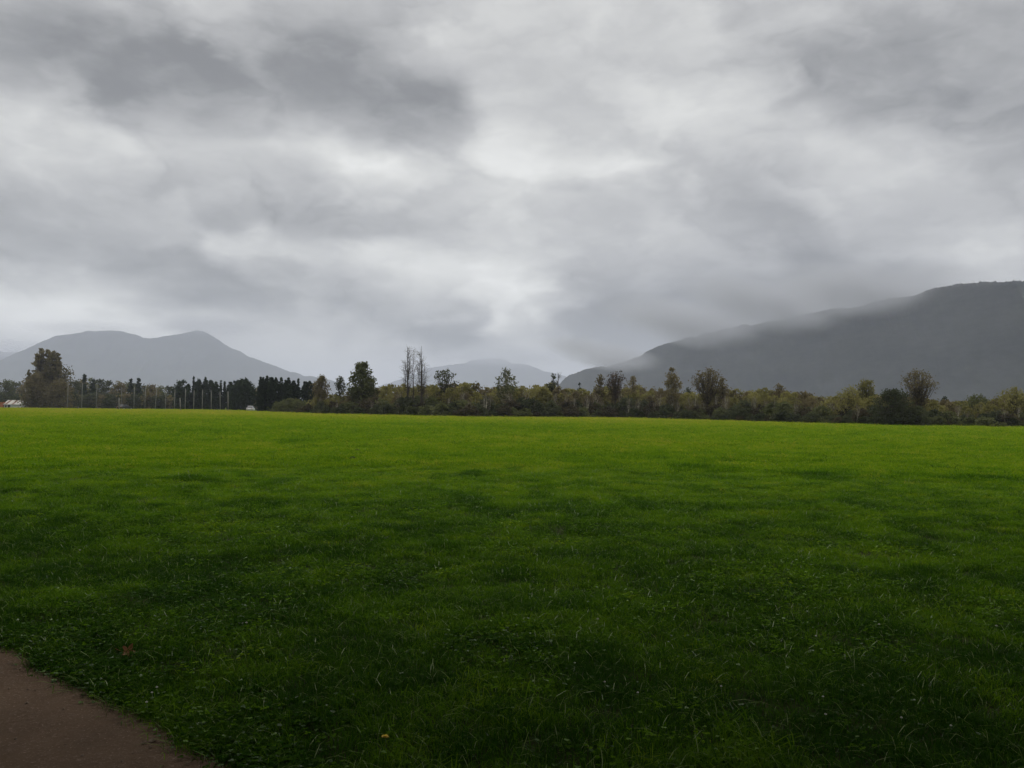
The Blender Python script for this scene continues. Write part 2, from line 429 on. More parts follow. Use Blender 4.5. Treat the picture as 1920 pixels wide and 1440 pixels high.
# ------------------------------------------------------------------ haze
hm, t, out = new_mat('haze_air')
pv = t.node('ShaderNodeVolumePrincipled')
pv.inputs['Color'].default_value = (0.78, 0.82, 1.0, 1); pv.inputs['Density'].default_value = 0.000128
pv.inputs['Anisotropy'].default_value = 0.2
t.l.new(pv.outputs[0], out.inputs['Volume'])
hb = MB(); hb.box(-17000, 17000, -17000, 17000, -5.0, 745)
haze = hb.build('haze', hm); tag(haze, 'thin pale haze in the valley air', kind='stuff')

# ------------------------------------------------------------------ low cloud lying on the slopes
vm, t, out = new_mat('cloud_vapour')
tc = t.node('ShaderNodeTexCoord')
ob = tc.outputs['Object']
r2 = t.vec('DOT_PRODUCT', ob, ob)
fall = t.math('POWER', t.math('MAXIMUM', t.math('SUBTRACT', 1.0, r2), 0.0), 1.4)
oi = t.node('ShaderNodeObjectInfo')
nz = t.noise(t.vec('ADD', t.vec('MULTIPLY', ob, (2.2, 1.4, 1.3)), t.comb(t.math('MULTIPLY', oi.outputs['Random'], 30.0), 0.0, 0.0)), 1.0, 3, 0.55)
dn = t.math('MULTIPLY', fall, t.rng(nz, 0.22, 0.66, 0.15, 1.0))
oc = t.node('ShaderNodeSeparateColor'); t.l.new(oi.outputs['Color'], oc.inputs[0])
dn = t.math('MULTIPLY', dn, t.math('MULTIPLY', oc.outputs[0], 0.1))
pv = t.node('ShaderNodeVolumePrincipled'); pv.inputs['Color'].default_value = (0.60, 0.61, 0.65, 1); pv.inputs['Anisotropy'].default_value = 0.2
t.l.new(dn, pv.inputs['Density']); t.l.new(pv.outputs[0], out.inputs['Volume'])
sph = bpy.data.meshes.new('cloud')
import bmesh
bm_ = bmesh.new(); bmesh.ops.create_icosphere(bm_, subdivisions=3, radius=1.0); bm_.to_mesh(sph); bm_.free(); sph.materials.append(vm)
# (px, py, depth, half width px, half height px, half depth m, density x10)
for k, (px, py, D, wx, wy, dy, de) in enumerate([
    (1150, 672, 2950, 150, 30, 260, .12), (1310, 612, 2600, 210, 46, 250, .15), (1470, 577, 2300, 220, 54, 240, .17), (1620, 549, 2020, 190, 48, 220, .18), (1770, 528, 1850, 150, 20, 160, .08),
    (372, 610, 7200, 110, 24, 500, .028), (170, 616, 7000, 140, 16, 500, .014), (30, 655, 8200, 80, 22, 600, .015), (960, 668, 10400, 150, 24, 800, .018)]):
    c = at(px, py, D); o = put('cloud', sph); o.location = c; sc_ = D / F
    o.scale = (wx * sc_, dy, wy * sc_)
    if D < 4000: o.rotation_euler = (0, R(13), 0)
    o.color = (de, 0, 0, 1)
    tag(o, ['wisp of cloud on the lowest step of the long dark ridge', 'long cloud bank hiding the lower ridge line', 'thick cloud bank over the middle of the ridge', 'thick grey cloud bank under the summit of the ridge', 'thin cloud touching the summit of the ridge',
            'cloud cap on the pointed peak behind the poles', 'thin cloud on the rounded hump behind the poles', 'cloud behind the cottonwood hiding a shoulder', 'cloud cap on the faint far mountain'][k], kind='stuff')

# ================================================================== trees
def leaves(mb, cen, size, rs, flat=0.0):
    """one small bent quad per centre"""
    n = len(cen)
    a = rs.normal(size=(n, 3)); a /= np.linalg.norm(a, axis=1)[:, None]
    b = rs.normal(size=(n, 3)); b -= (b * a).sum(1)[:, None] * a; b /= np.linalg.norm(b, axis=1)[:, None]
    s = size * rs.uniform(0.6, 1.35, n)[:, None]
    V = np.stack([cen - a * s, cen + b * s * 0.55, cen + a * s, cen - b * s * 0.55], 1).reshape(-1, 3)
    i0 = np.arange(n) * 4
    mb.add(V, np.stack([i0, i0 + 1, i0 + 2, i0 + 3], 1).tolist())

def tree_parts(seed, h, w, prof, t0=0.15, nc=60, nl=22, ls=0.3, cr=0.6, asc=0.6, tr=None, nb=None, twig=0, trad=0.03, stems=1, lean=0.0, shell=0.5, up=0.5):
    """trunk with limbs, and a crown of leaf clumps (or twigs); prof = [(height share, half-width share)]"""
    rs = np.random.default_rng(seed)
    T = MB(); Cn = MB()
    tr = tr or h * 0.016
    pt = [p[0] for p in prof]; pw = [p[1] for p in prof]
    spread = w * 0.14 if stems > 1 else 0
    trunks = []
    for k in range(stems):
        bx, by = rs.normal(size=2) * spread * 0.6
        tx, ty = (rs.normal(size=2) * spread) + np.array([lean * h, 0])
        top = h * (rs.uniform(0.80, 0.97) if stems > 1 else 0.95)
        pts = []; rad = []
        for i in range(8):
            q = i / 7
            pts.append((bx + (tx - bx) * q + math.sin(q * 5 + k) * h * 0.006, by + (ty - by) * q + math.cos(q * 4 + seed) * h * 0.006, top * q - 0.05 * (i == 0)))
            rad.append(max(tr * (1 - 0.9 * q) * (1.25 if i == 0 else 1), trad * 0.5))
        T.tube(pts, rad, 6)
        trunks.append(np.array(pts))
    nb = nc if nb is None else nb
    allc = []
    for i in range(nc):
        q = rs.uniform(t0, 1.0)
        for _ in range(8):
            if rs.random() < (np.interp(q, pt, pw) / max(pw)) ** 0.8 + 0.08: break
            q = rs.uniform(t0, 1.0)
        R_ = np.interp(q, pt, pw) * w
        r = R_ * (rs.random() ** shell); an = rs.uniform(0, 2 * math.pi)
        c = np.array([math.cos(an) * r + lean * h * q, math.sin(an) * r, q * h])
        allc.append((c, R_))
        if i < nb:
            tk = trunks[rs.integers(stems)]
            z0 = (t0 * 0.9 + (q - t0) * asc) * h
            p0 = np.array([np.interp(z0, tk[:, 2], tk[:, 0]), np.interp(z0, tk[:, 2], tk[:, 1]), z0])
            mid = p0 * 0.5 + c * 0.5 + np.array([(c - p0)[0] * 0.14, (c - p0)[1] * 0.14, -0.06 * h * (asc < 0.95)])
            br = max(tr * 0.38 * (1 - q * 0.6), trad)
            T.tube([p0, mid, c], [br, br * 0.7, trad * 0.7], 4, False)
            if twig:
                L = cr * rs.uniform(0.8, 1.6, twig)
                out_ = c - np.array([p0[0], p0[1], c[2]]); nrm = np.linalg.norm(out_) + 1e-6; out_ = out_ / nrm
                for m in range(twig):
                    dv = out_ * 0.6 + rs.normal(size=3) * 0.55 + np.array([0, 0, up]); dv /= np.linalg.norm(dv)
                    s_ = p0 + (c - p0) * rs.uniform(0.35, 1.0)
                    e_ = s_ + dv * L[m]
                    Cn.tube([s_, s_ * 0.5 + e_ * 0.5 + rs.normal(size=3) * L[m] * 0.08, e_], [trad, trad * 0.8, trad * 0.45], 3, False)
    if nl:
        cen = np.concatenate([c + rs.normal(size=(nl, 3)) * cr * (0.35 + 0.35 * min(1, R_ / (w * 0.5))) * np.array([1, 1, 0.8]) for c, R_ in allc])
        cen[:, 2] = np.maximum(cen[:, 2], 0.04)
        leaves(Cn, cen, ls, rs)
    return T, Cn

PR = {
 'round': [(0, .05), (.15, .30), (.35, .48), (.6, .50), (.8, .40), (.93, .22), (1, .05)],
 'dome': [(0, .46), (.2, .50), (.5, .50), (.75, .43), (.9, .28), (1, .06)],
 'oval': [(0, .03), (.2, .18), (.45, .42), (.7, .48), (.88, .33), (1, .06)],
 'column': [(0, .40), (.15, .50), (.45, .50), (.65, .43), (.8, .30), (.92, .15), (1, .01)],
 'cone': [(0, .50), (.25, .44), (.5, .30), (.75, .16), (1, .01)],
 'pyramid': [(0, .2), (.18, .50), (.35, .50), (.55, .42), (.75, .33), (.9, .20), (1, .04)],
 'fan': [(0, .04), (.3, .10), (.45, .25), (.65, .46), (.82, .50), (.94, .34), (1, .10)],
 'poplar': [(0, .1), (.28, .42), (.45, .50), (.65, .40), (.85, .24), (1, .03)],
 'block': [(0, .3), (.3, .44), (.6, .50), (.85, .50), (.95, .42), (1, .26)],
 'shrub': [(0, .42), (.2, .50), (.5, .47), (.8, .33), (1, .08)],
 'sapling': [(0, .22), (.3, .38), (.6, .50), (.85, .40), (1, .12)],
}
def make_tree(name, parts, lm, bm, loc, label, cat, group=None, rz=0.0):
    T, Cn = parts
    o = empty(name, loc, rz); tag(o, label, cat, group)
    T.build('trunk', bm, o, True); Cn.build('crown', lm, o)
    return o

def spot(px, D):
    p = at(px, 768, D); return Vector((p.x, D, gz(p.x, D)))
def hgt(px, top, D):
    s = spot(px, D); return at(px, top, D).z - s.z
def W(wpx, D): return wpx * D / F

EDGE = [(0, 320), (130, 285), (320, 262), (470, 225), (520, 190), (600, 160), (880, 141), (1160, 160), (1420, 130), (1550, 114), (1680, 106), (1920, 108), (2300, 112)]
def edge(px): return float(np.interp(px, [e[0] for e in EDGE], [e[1] for e in EDGE]))

landmarks = []     # (px, phrase)
def land(name, px, top, wpx, D, prof, lm, bm, label, cat='tree', phrase=None, group=None, seed=None, **kw):
    h = hgt(px, top, D) * (1.09 if prof == 'poplar' else 1.03); wd = W(wpx, D) * 1.06
    kw.setdefault('ls', 0.00125 * D); kw.setdefault('cr', wd * 0.16)
    parts = tree_parts(seed if seed is not None else int(px * 7 + top), h, wd, PR[prof], **kw)
    o = make_tree(name, parts, lm, bm, spot(px, D), label, cat, group)
    if phrase: landmarks.append((px, phrase))
    return o

# --- the tall cottonwood and the woods behind the house
def lobed(name, D, px0, lobes, lm, bm, label, cat, phrase=None, **kw):
    base = spot(px0, D); T = MB(); Cn = MB()
    for k, (px, top, wp, pr, z0) in enumerate(lobes):
        h = hgt(px, top, D); wd = W(wp, D)
        t_, c_ = tree_parts(int(px * 3 + k), h, wd, PR[pr], t0=z0, nc=int(26 + wp * 3.6), ls=.0011 * D, cr=wd * .13, **kw)
        dx = spot(px, D).x - base.x
        for src, dst in ((t_, T), (c_, Cn)):
            V = np.concatenate(src.v); V[:, 0] += dx * np.clip(V[:, 2] / (h * .35), .25, 1); V[:, 1] += (k % 3 - 1) * 1.2
            dst.add(V, src.f)
    o = make_tree(name, (T, Cn), lm, bm, base, label, cat)
    if phrase: landmarks.append((px0, phrase))
lobed('cottonwood_tree', 320, 82, [(77, 655, 18, 'block', .25), (87, 655, 10, 'block', .45), (70, 664, 14, 'block', .2), (100, 656, 18, 'block', .40), (107, 661, 9, 'block', .6), (62, 676, 13, 'block', .15), (56, 694, 10, 'oval', .1), (93, 668, 20, 'block', .1), (82, 690, 40, 'dome', .03), (111, 688, 14, 'round', .2)],
      L_COTT, BARK, 'tall broad cottonwood with brown-green leaves beside the small white house', 'tree', 'the tall cottonwood', nl=30, asc=.72, tr=.3, shell=.5)
land('cottonwood_tree', 108, 684, 40, 322, 'oval', L_COTT, BARK, 'shorter pale cottonwood leaning against the tall one', nc=110, nl=28, t0=.1, stems=3, cr=1.6)
land('bushy_tree', 62, 704, 34, 312, 'dome', L_BROWN, BARK, 'brown bushy tree at the foot of the tall cottonwood', nc=120, nl=30, t0=.03, cr=1.5)
land('bushy_tree', 110, 716, 44, 312, 'dome', L_BROWN, BARK, 'wide reddish brown bushy tree between the cottonwood and the first tall pole', nc=120, nl=30, t0=.03, cr=1.5)
for i, (px, top, wp, mt, lb) in enumerate([
    (-30, 716, 50, L_DARK, 'dark tree at the picture edge behind the house'), (8, 714, 44, L_GREEN, 'dull green tree behind the roof of the house'),
    (30, 718, 36, L_DARK, 'dark round tree between the house and the single pole'), (48, 720, 26, L_BROWN, 'brown round tree behind the single pole by the house'),
    (20, 738, 50, L_DARK, 'low dark tree just behind the house roof'), (-20, 740, 50, L_DARK, 'low dark tree at the picture edge beside the house'), (45, 742, 30, L_DARK, 'low dark tree behind the lamp post')]):
    land('round_tree', px, top, wp, 400 + 6 * (i % 3) - 35 * (top > 730), 'dome', mt, BARK, lb, nc=70, nl=26, t0=.03, cr=1.6)
# --- dim trees behind the tall poles
bk = [(137, 716, 22), (150, 714, 20), (166, 713, 20), (184, 714, 24), (203, 717, 24), (222, 719, 22), (238, 721, 18), (252, 722, 20), (268, 723, 22), (284, 723, 18), (300, 726, 20), (316, 727, 18), (328, 728, 16)]
for i, (px, top, wp) in enumerate(bk):
    o_ = ['first', 'second', 'third', 'fourth', 'fifth', 'sixth', 'seventh', 'eighth', 'ninth', 'tenth', 'eleventh', 'twelfth', 'thirteenth'][i]
    land('round_tree', px, top, wp * 1.25, 375 + (i * 37 % 30), 'dome', (L_DARK, L_BROWN, L_GREEN, L_DARK)[i % 4], BARK, f'dim round tree behind the tall poles, {o_} rightward from the cottonwood', group='dim round trees behind the tall poles', nc=60, nl=26, t0=.03, cr=1.5)
for i, px in enumerate(range(132, 402, 15)):
    o_ = ['first', 'second', 'third', 'fourth', 'fifth', 'sixth', 'seventh', 'eighth', 'ninth', 'tenth', 'eleventh', 'twelfth', 'thirteenth', 'fourteenth', 'fifteenth', 'sixteenth', 'seventeenth', 'eighteenth'][i]
    land('undergrowth_shrub', px, 738 + (i * 5 % 7), 26, 340 + (i * 13 % 14), 'dome', (L_DARK, L_BROWN, L_DARK)[i % 3], BARK, f'dark low shrub at the feet of the tall poles, {o_} rightward from the cottonwood', 'shrub', group='dark shrubs behind the tall poles', nc=46, nl=26, t0=.02, cr=1.3)
for px, top, wp, lb in [(157, 705, 9, 'dark pointed conifer poking up behind the second tall pole'), (173, 710, 11, 'small dark conifer just left of the third tall pole'),
                        (244, 712, 8, 'thin dark conifer, the left one of a pair above the dim trees'), (259, 712, 9, 'thin dark conifer, the right one of a pair above the dim trees')]:
    land('conifer', px, top, wp * 1.5, 366, 'cone', L_CYPR, BARK, lb, 'conifer', nc=70, nl=26, t0=.05, asc=1.0, cr=.8)
# --- dark tops over the right half of the poles
for px, top, wp, pr, lb in [
    (339, 714, 22, 'dome', 'dark round-topped tree with a notched crown left of the spire'), (351, 722, 10, 'dome', 'small dark tree leaning out beside the round-topped one'),
    (362, 709, 8, 'cone', 'thin dark spire standing tallest above the poles'), (373, 712, 17, 'dome', 'dark dome-shaped tree right of the thin spire'),
    (384, 710, 11, 'column', 'dark pointed tree against the dome-shaped one'), (395, 715, 13, 'dome', 'dark blunt tree left of the stepped one'),
    (404, 718, 12, 'column', 'dark stepped tree left of the paired thin spires'), (413, 715, 6, 'cone', 'thin dark spire, left one of the close pair'),
    (420, 716, 7, 'cone', 'thin dark spire, right one of the close pair'), (431, 718, 14, 'dome', 'dark low tree between paired spires and the great dark dome'),
    (438, 715, 6, 'cone', 'thin dark spire touching the great dark dome')]:
    land('cypress_tree', px, top, wp * 1.15, 300 + (px * 3 % 11), pr, L_CYPR, BARK, lb, 'cypress', 'the dark tops over the poles' if px == 384 else None, 'dark trees over the poles', nc=110, nl=26, t0=.03, asc=.95, cr=wp * .035)
land('cypress_tree', 456, 714, 36, 250, 'dome', L_CYPR, BARK, 'great dark dome-shaped evergreen left of the gap with the white car', 'evergreen', 'the great dark dome', nc=260, nl=32, t0=.02, cr=.9, shell=.4)
land('cypress_tree', 444, 718, 16, 252, 'dome', L_CYPR, BARK, 'dark shoulder tree on the left flank of the great dark dome', 'evergreen', nc=90, nl=28, t0=.02, cr=.8)
land('bushy_tree', 478, 732, 16, 300, 'dome', L_BROWN, BARK, 'pale brown tree in the gap behind the white car', nc=60, nl=26, t0=.03, cr=1.1)
# --- the row of dark columns
cols = [(487.5, 711, 8), (492, 709.5, 7), (498.5, 707, 10), (505.5, 710, 6), (509.5, 711, 6), (516, 711.5, 11), (526, 711.5, 10), (534, 714, 6), (540, 711.5, 11), (549, 713.5, 11), (558, 714, 12)]
O = ['first', 'second', 'third', 'fourth', 'fifth', 'sixth', 'seventh', 'eighth', 'ninth', 'tenth', 'eleventh']
for i, (px, top, wp) in enumerate(cols):
    land('cypress_tree', px, top - 1.5, wp * 1.32, 205 + (i * 3 % 4), 'column' if i < 10 else 'cone', L_CYPR, BARK, f'dark columnar cypress, {O[i]} in the close row right of the white car', 'cypress', 'the dark cypress row' if i == 5 else None, 'dark columnar cypresses in a close row', nc=int(70 + wp * 12), nl=30, t0=.02, asc=.98, cr=.26, shell=.5, ls=.2)
for i, (px, top, wp) in enumerate([(570, 717, 7), (575, 718, 5), (580, 716, 9), (588, 720, 9)]):
    land('cypress_tree', px, top, wp * 1.5, 214, 'column', L_CYPR, BARK, f'small dark column standing behind pale stems, {O[i]} after the close row', 'cypress', None, 'small dark columns behind the pale stems', nc=60, nl=26, t0=.05, asc=.98, cr=.4)

# --- taller single trees rising over the thicket
def E(px, k=0): return edge(px) + k
land('leafy_tree', 602, 707, 24, E(602, 14), 'oval', L_BROWN, BARK, 'brown oval tree with a two-part top right of the dark columns', nc=90, nl=24, t0=.15, cr=.7, phrase='the brown oval tree')
land('leafy_tree', 637, 709, 18, E(637, 20), 'oval', L_DARK, BARK, 'thin sparse dark tree between the brown oval tree and the pyramid tree', nc=46, nl=14, t0=.3, cr=.5)
land('leafy_tree', 678, 680, 50, E(678, 10), 'pyramid', L_GREEN, BARK, 'tall dense pyramid-shaped tree with a dark trunk, ragged against the sky', nc=170, nl=24, t0=.16, cr=.75, asc=.8, ls=.27, phrase='the pyramid-shaped tree')
land('leafy_tree', 660, 730, 22, E(660, 9), 'round', L_BROWN, BARK, 'short ragged tree under the low branches of the pyramid tree', nc=46, nl=18, t0=.2, cr=.6)
for px, top, wp, sd, lb in [(763, 654, 22, 3, 'tall bare tree with a straight dark trunk, leftmost of the three bare trunks'), (773.5, 662, 10, 5, 'slimmest bare trunk in the middle of the three'),
                            (789, 653, 24, 9, 'tall bare tree with upswept twigs, rightmost of the three bare trunks')]:
    land('bare_tree', px, top, wp, E(px, 3), 'poplar', L_TWIG, BARK, lb, phrase='the three bare trunks' if sd == 5 else None, group='tall bare trees over the thicket', seed=sd, nc=46 if wp > 20 else 10, nl=0, t0=.36, asc=.78, cr=1.0, twig=6, trad=.019, tr=.25 if wp > 20 else .17, up=.7, shell=.55)
land('spreading_tree', 833, 695, 44, E(833, 14), 'fan', L_DARK, BARK, 'sparse spreading tree with clear branches right of the bare trunks', nc=64, nl=13, t0=.42, cr=.5, asc=.35, phrase='the sparse spreading tree', tr=.24, trad=.045)
land('leafy_tree', 948, 695, 36, E(948, 8), 'oval', L_GREEN, PALEBARK, 'round loose-leaved tree on pale stems near the middle of the thicket', nc=80, nl=17, t0=.36, cr=.52, asc=.6, stems=2, phrase='the loose-leaved tree')
land('leafy_tree', 1036, 703, 20, E(1036, 22), 'pyramid', L_DARK, BARK, 'small dark ragged tree in the dip before the ridge', nc=46, nl=15, t0=.3, cr=.45, phrase='the small ragged tree')
land('bare_tree', 1046, 705, 8, E(1046, 22), 'poplar', L_TWIG, BARK, 'thin bare stem beside the small ragged tree', nc=14, nl=0, t0=.5, cr=.7, twig=5, trad=.04, tr=.14)
land('conifer', 1086, 721, 9, E(1086, 32), 'cone', L_CYPR, BARK, 'small dark conifer top above the thicket, left of the three brown trees', 'conifer', nc=40, nl=20, t0=.1, cr=.5)
land('leafy_tree', 1125, 704, 25, E(1125, 14), 'pyramid', L_BROWN, BARK, 'brown tree with a pointed top, left one of three close together', nc=70, nl=17, t0=.2, cr=.55)
land('spreading_tree', 1153, 699, 35, E(1153, 8), 'fan', L_BTWIG, BARK, 'round-headed nearly bare brown tree, middle one of three close together', nc=70, nl=5, t0=.42, cr=.75, asc=.4, twig=7, trad=.034, tr=.22, phrase='the round-headed bare tree')
land('leafy_tree', 1186, 710, 34, E(1186, 14), 'round', L_BROWN, BARK, 'low broad brown tree with a level top, right one of three close together', nc=80, nl=17, t0=.2, cr=.6)
land('leafy_tree', 1260, 694, 28, E(1260, 8), 'oval', L_BROWN, PALEBARK, 'narrow egg-shaped brown tree on a pale trunk', nc=95, nl=19, t0=.34, cr=.5, asc=.7, phrase='the egg-shaped brown tree')
land('leafy_tree', 1290, 730, 20, E(1290, 40), 'round', L_DARK, BARK, 'small dim tree in the gap left of the broad brown tree', nc=40, nl=16, t0=.1, cr=.6)
land('spreading_tree', 1328, 696, 52, E(1328, 8), 'fan', L_BROWN, BARK, 'broad brown fan-shaped tree, widest of those before the ridge', nc=110, nl=13, t0=.30, cr=.72, asc=.4, twig=3, trad=.035, tr=.28, phrase='the broad brown fan-shaped tree')
land('leafy_tree', 1355, 712, 20, E(1355, 10), 'oval', L_BROWN, BARK, 'slim brown tree against the side of the broad fan-shaped one', nc=60, nl=15, t0=.3, cr=.45)
land('leafy_tree', 1461, 723, 24, E(1461, 16), 'round', L_BROWN, BARK, 'low grey-brown round tree barely topping the thicket', nc=60, nl=18, t0=.15, cr=.5, phrase='the low grey-brown round tree')
land('leafy_tree', 1623, 709, 26, E(1623, 14), 'oval', L_OLIVE, BARK, 'narrow olive tree rising behind the round olive one', nc=85, nl=18, t0=.25, cr=.5, phrase='the narrow olive tree')
land('leafy_tree', 1592, 728, 44, E(1592, 6), 'dome', L_OLIVE, BARK, 'bright olive round tree left of the narrow olive tree', nc=110, nl=20, t0=.1, cr=.6)
land('spreading_tree', 1725, 697, 56, E(1725, 10), 'fan', L_BROWN, BARK, 'fan-headed brown tree with an open crown at the dark end of the thicket', nc=105, nl=13, t0=.34, cr=.55, asc=.4, twig=3, trad=.03, tr=.2, phrase='the fan-headed brown tree')
land('conifer', 1771, 744, 12, E(1771, 50), 'column', L_CYPR, BARK, 'small dark blunt conifer right of the fan-headed tree', 'conifer', nc=40, nl=20, t0=.1, cr=.45)
land('leafy_tree', 1902, 732, 66, E(1902, 10), 'dome', L_OLIVE, BARK, 'olive round tree at the far right end of the thicket', nc=140, nl=22, t0=.08, cr=.7)
land('leafy_tree', 1832, 744, 56, E(1832, 14), 'dome', L_GREEN, BARK, 'dull green round tree left of the last olive tree', nc=100, nl=20, t0=.08, cr=.6)
# --- shrubs that stand out
land('shrub', 548, 750, 74, 186, 'shrub', L_GREEN, BARK, 'big rounded grey-green bush at the foot of the dark columns', 'shrub', nc=170, nl=24, t0=.03, cr=.55)
land('shrub', 1676, 734, 66, E(1676, 0), 'dome', L_DARK, BARK, 'largest black-green bush on the field edge, left of the fan-headed tree', 'shrub', 'the black-green bush', nc=200, nl=26, t0=.02, cr=.5)
land('shrub', 1720, 764, 40, E(1720, -1), 'shrub', L_DARK, BARK, 'dark bush hugging the right flank of the black-green bush', 'shrub', nc=90, nl=22, t0=.03, cr=.42)
land('shrub', 1524, 776, 36, E(1524, -2), 'shrub', L_DARK, BARK, 'low nearly black bush at the field edge below the low grey-brown tree', 'shrub', nc=80, nl=22, t0=.03, cr=.4)
land('shrub', 612, 764, 18, E(612, -3), 'shrub', L_DARK, BARK, 'small dark bush at the field edge, left one of a pair', 'shrub', nc=46, nl=20, t0=.03, cr=.35)
land('shrub', 638, 765, 16, E(638, -3), 'shrub', L_DARK, BARK, 'small dark bush at the field edge, right one of a pair', 'shrub', nc=46, nl=20, t0=.03, cr=.35)

# --- thicket: saplings and undershrubs, prototypes copied
def protos(kind, n, mats, h, wd, prof, **kw):
    res = []
    for i in range(n):
        T, Cn = tree_parts(900 + i * 17 + len(kind), h, wd, PR[prof], **kw)
        lm, bm = mats[i % len(mats)]
        res.append((T.mesh('trunk', bm, True), Cn.mesh('crown', lm), lm))
    return res
sapl = protos('sapling', 9, [(L_OLIVE, PALEBARK), (L_BROWN, BARK), (L_OLIVE, BARK)], 6.5, 4.2, 'sapling', t0=.10, nc=62, nl=20, ls=.24, cr=.5, asc=.75, stems=4, tr=.07, nb=34, trad=.028)
thin = protos('thin', 4, [(L_BTWIG, PALEBARK), (L_TWIG, PALEBARK)], 6.5, 3.0, 'sapling', t0=.2, nc=34, nl=0, ls=.22, cr=.8, asc=.6, stems=3, tr=.11, twig=6, trad=.022)
shrb = protos('shrub', 8, [(L_DARK, BARK), (L_GREEN, BARK), (L_UMBER, BARK), (L_DARK, BARK)], 2.6, 3.6, 'shrub', t0=.03, nc=50, nl=24, ls=.21, cr=.45, asc=.6, stems=3, tr=.05, nb=16, trad=.02)
TOPS = [(520, 752), (560, 752), (585, 740), (600, 735), (650, 742), (690, 728), (720, 724), (760, 723), (840, 722), (960, 723), (1035, 723), (1060, 730), (1120, 729), (1180, 726), (1240, 731), (1300, 736), (1380, 733),
        (1440, 731), (1500, 737), (1550, 744), (1600, 739), (1680, 745), (1740, 748), (1800, 754), (1860, 750), (1920, 738), (2100, 738)]
ORD = ['nearest', 'second', 'third', 'fourth', 'fifth', 'sixth', 'seventh', 'eighth', 'ninth', 'tenth', 'eleventh', 'twelfth', 'thirteenth', 'fourteenth', 'fifteenth', 'sixteenth', 'seventeenth', 'eighteenth', 'nineteenth', 'twentieth', 'twenty-first', 'twenty-second', 'twenty-third', 'twenty-fourth', 'twenty-fifth', 'twenty-sixth']
cname = {L_OLIVE: 'olive', L_BROWN: 'brown', L_GREEN: 'dull green', L_DARK: 'dark green', L_UMBER: 'umber', L_BTWIG: 'bare brown', L_TWIG: 'bare grey'}
landmarks.sort()
counts = {}
pending = []
def copy_tree(name, proto, px, D, h, h0, wk, what, cat, group):
    T, Cn, lm = proto
    o = empty(name, spot(px, D), rnd.uniform(0, 6.28))
    s = h / h0; o.scale = (s * wk, s * wk, s)
    put('trunk', T, o); put('crown', Cn, o)
    pending.append((px, o, cname[lm], what, cat, group))
def fill(lo, hi, step, back0, back1, protos_, h0, name, what, cat, group, hf, wk, jit=0.5):
    px = lo
    while px < hi:
        q = px + rnd.uniform(-jit, jit) * step
        D = E(q, rnd.uniform(back0, back1))
        top = float(np.interp(q, [a[0] for a in TOPS], [a[1] for a in TOPS]))
        h = hgt(q, top, D) * hf(q)
        if name == 'sapling' and 515 < q < 575: h *= 0.75
        copy_tree(name, rnd.choice(protos_), q, D, max(h, 0.7), h0, rnd.uniform(*wk), what, cat, group)
        px += step
fill(596, 2000, 10, 18, 28, sapl, 6.5, 'sapling', 'rear leafy sapling', 'sapling', 'leafy saplings packed in the thicket', lambda q: rnd.uniform(.90, 1.06), (.85, 1.15))
fill(575, 2000, 13, 9, 16, sapl, 6.5, 'sapling', 'leafy sapling', 'sapling', 'leafy saplings packed in the thicket', lambda q: rnd.uniform(.72, 1.0), (.8, 1.1))
fill(570, 1960, 21, 1.5, 7, thin, 6.5, 'thin_sapling', 'pale-stemmed sapling', 'sapling', 'pale-stemmed saplings in the thicket', lambda q: rnd.uniform(.55, .92), (.7, 1.0))
fill(520, 1990, 20, 2.5, 6, shrb, 2.6, 'shrub', 'taller shrub', 'shrub', 'shrubs under the thicket', lambda q: rnd.uniform(.42, .66), (.8, 1.1))
fill(515, 1990, 18, -1.5, 1.5, shrb, 2.6, 'shrub', 'low shrub', 'shrub', 'shrubs under the thicket', lambda q: rnd.uniform(.20, .42), (.9, 1.3))
# say where each one stands, counted outward from the nearest tree one can find
bins = {}
for it in pending:
    px, o, c_, what, cat, grp = it
    L = min(landmarks, key=lambda l: abs(l[0] - px))
    side = 'left' if px < L[0] else 'right'
    bins.setdefault((L, side, c_, what), []).append((abs(px - L[0]), it))
for (L, side, c_, what), its in bins.items():
    its.sort(key=lambda a: a[0])
    for k, (_, it) in enumerate(its):
        o = it[1]
        tag(o, f'{c_} {what}, {ORD[k]} to the {side} of {L[1]}', it[4], it[5])

# ================================================================== poles, house, vehicles on the left
TALL = [(128, 715, 126, 763.5), (154.5, 718, 153, 764), (182, 720, 180, 765), (228.5, 726, 227.5, 766), (252, 725, 251, 765), (273, 727, 271.5, 767), (294, 726, 291, 767), (311.5, 729, 310, 766),
        (328, 731, 327, 767), (348, 729, 347, 767), (364, 732, 363, 768), (380, 731, 379, 768), (396, 732, 396, 768), (412.5, 734, 413, 768)]
def pole(name, x0, y0, x1, D, r, label, group):
    b = spot(x1, D); tp = at(x0, y0, D)
    mb = MB(); L = tp - b
    mb.tube([(0, 0, -0.3), tuple(L * 0.5), tuple(L)], [r * 1.2, r, r * 0.78], 8)
    mb.tube([tuple(L), tuple(L + Vector((0, 0, 0.06)))], [r * 0.9, r * 0.6], 8)
    return tag(mb.build(name, WOOD, None, True), label, 'pole', group), b
for i, (x0, y0, x1, y1) in enumerate(TALL):
    D = 288 + (i % 3) * 4 - 14 * sst(280, 400, x1)
    o, b = pole('tall_pole', x0, y0, x1, D, 0.125, f'tall pale wooden pole, {(["first"] + ORD[1:])[i]} in the row counted from the cottonwood', 'tall pale poles in a row')
    o.location = b
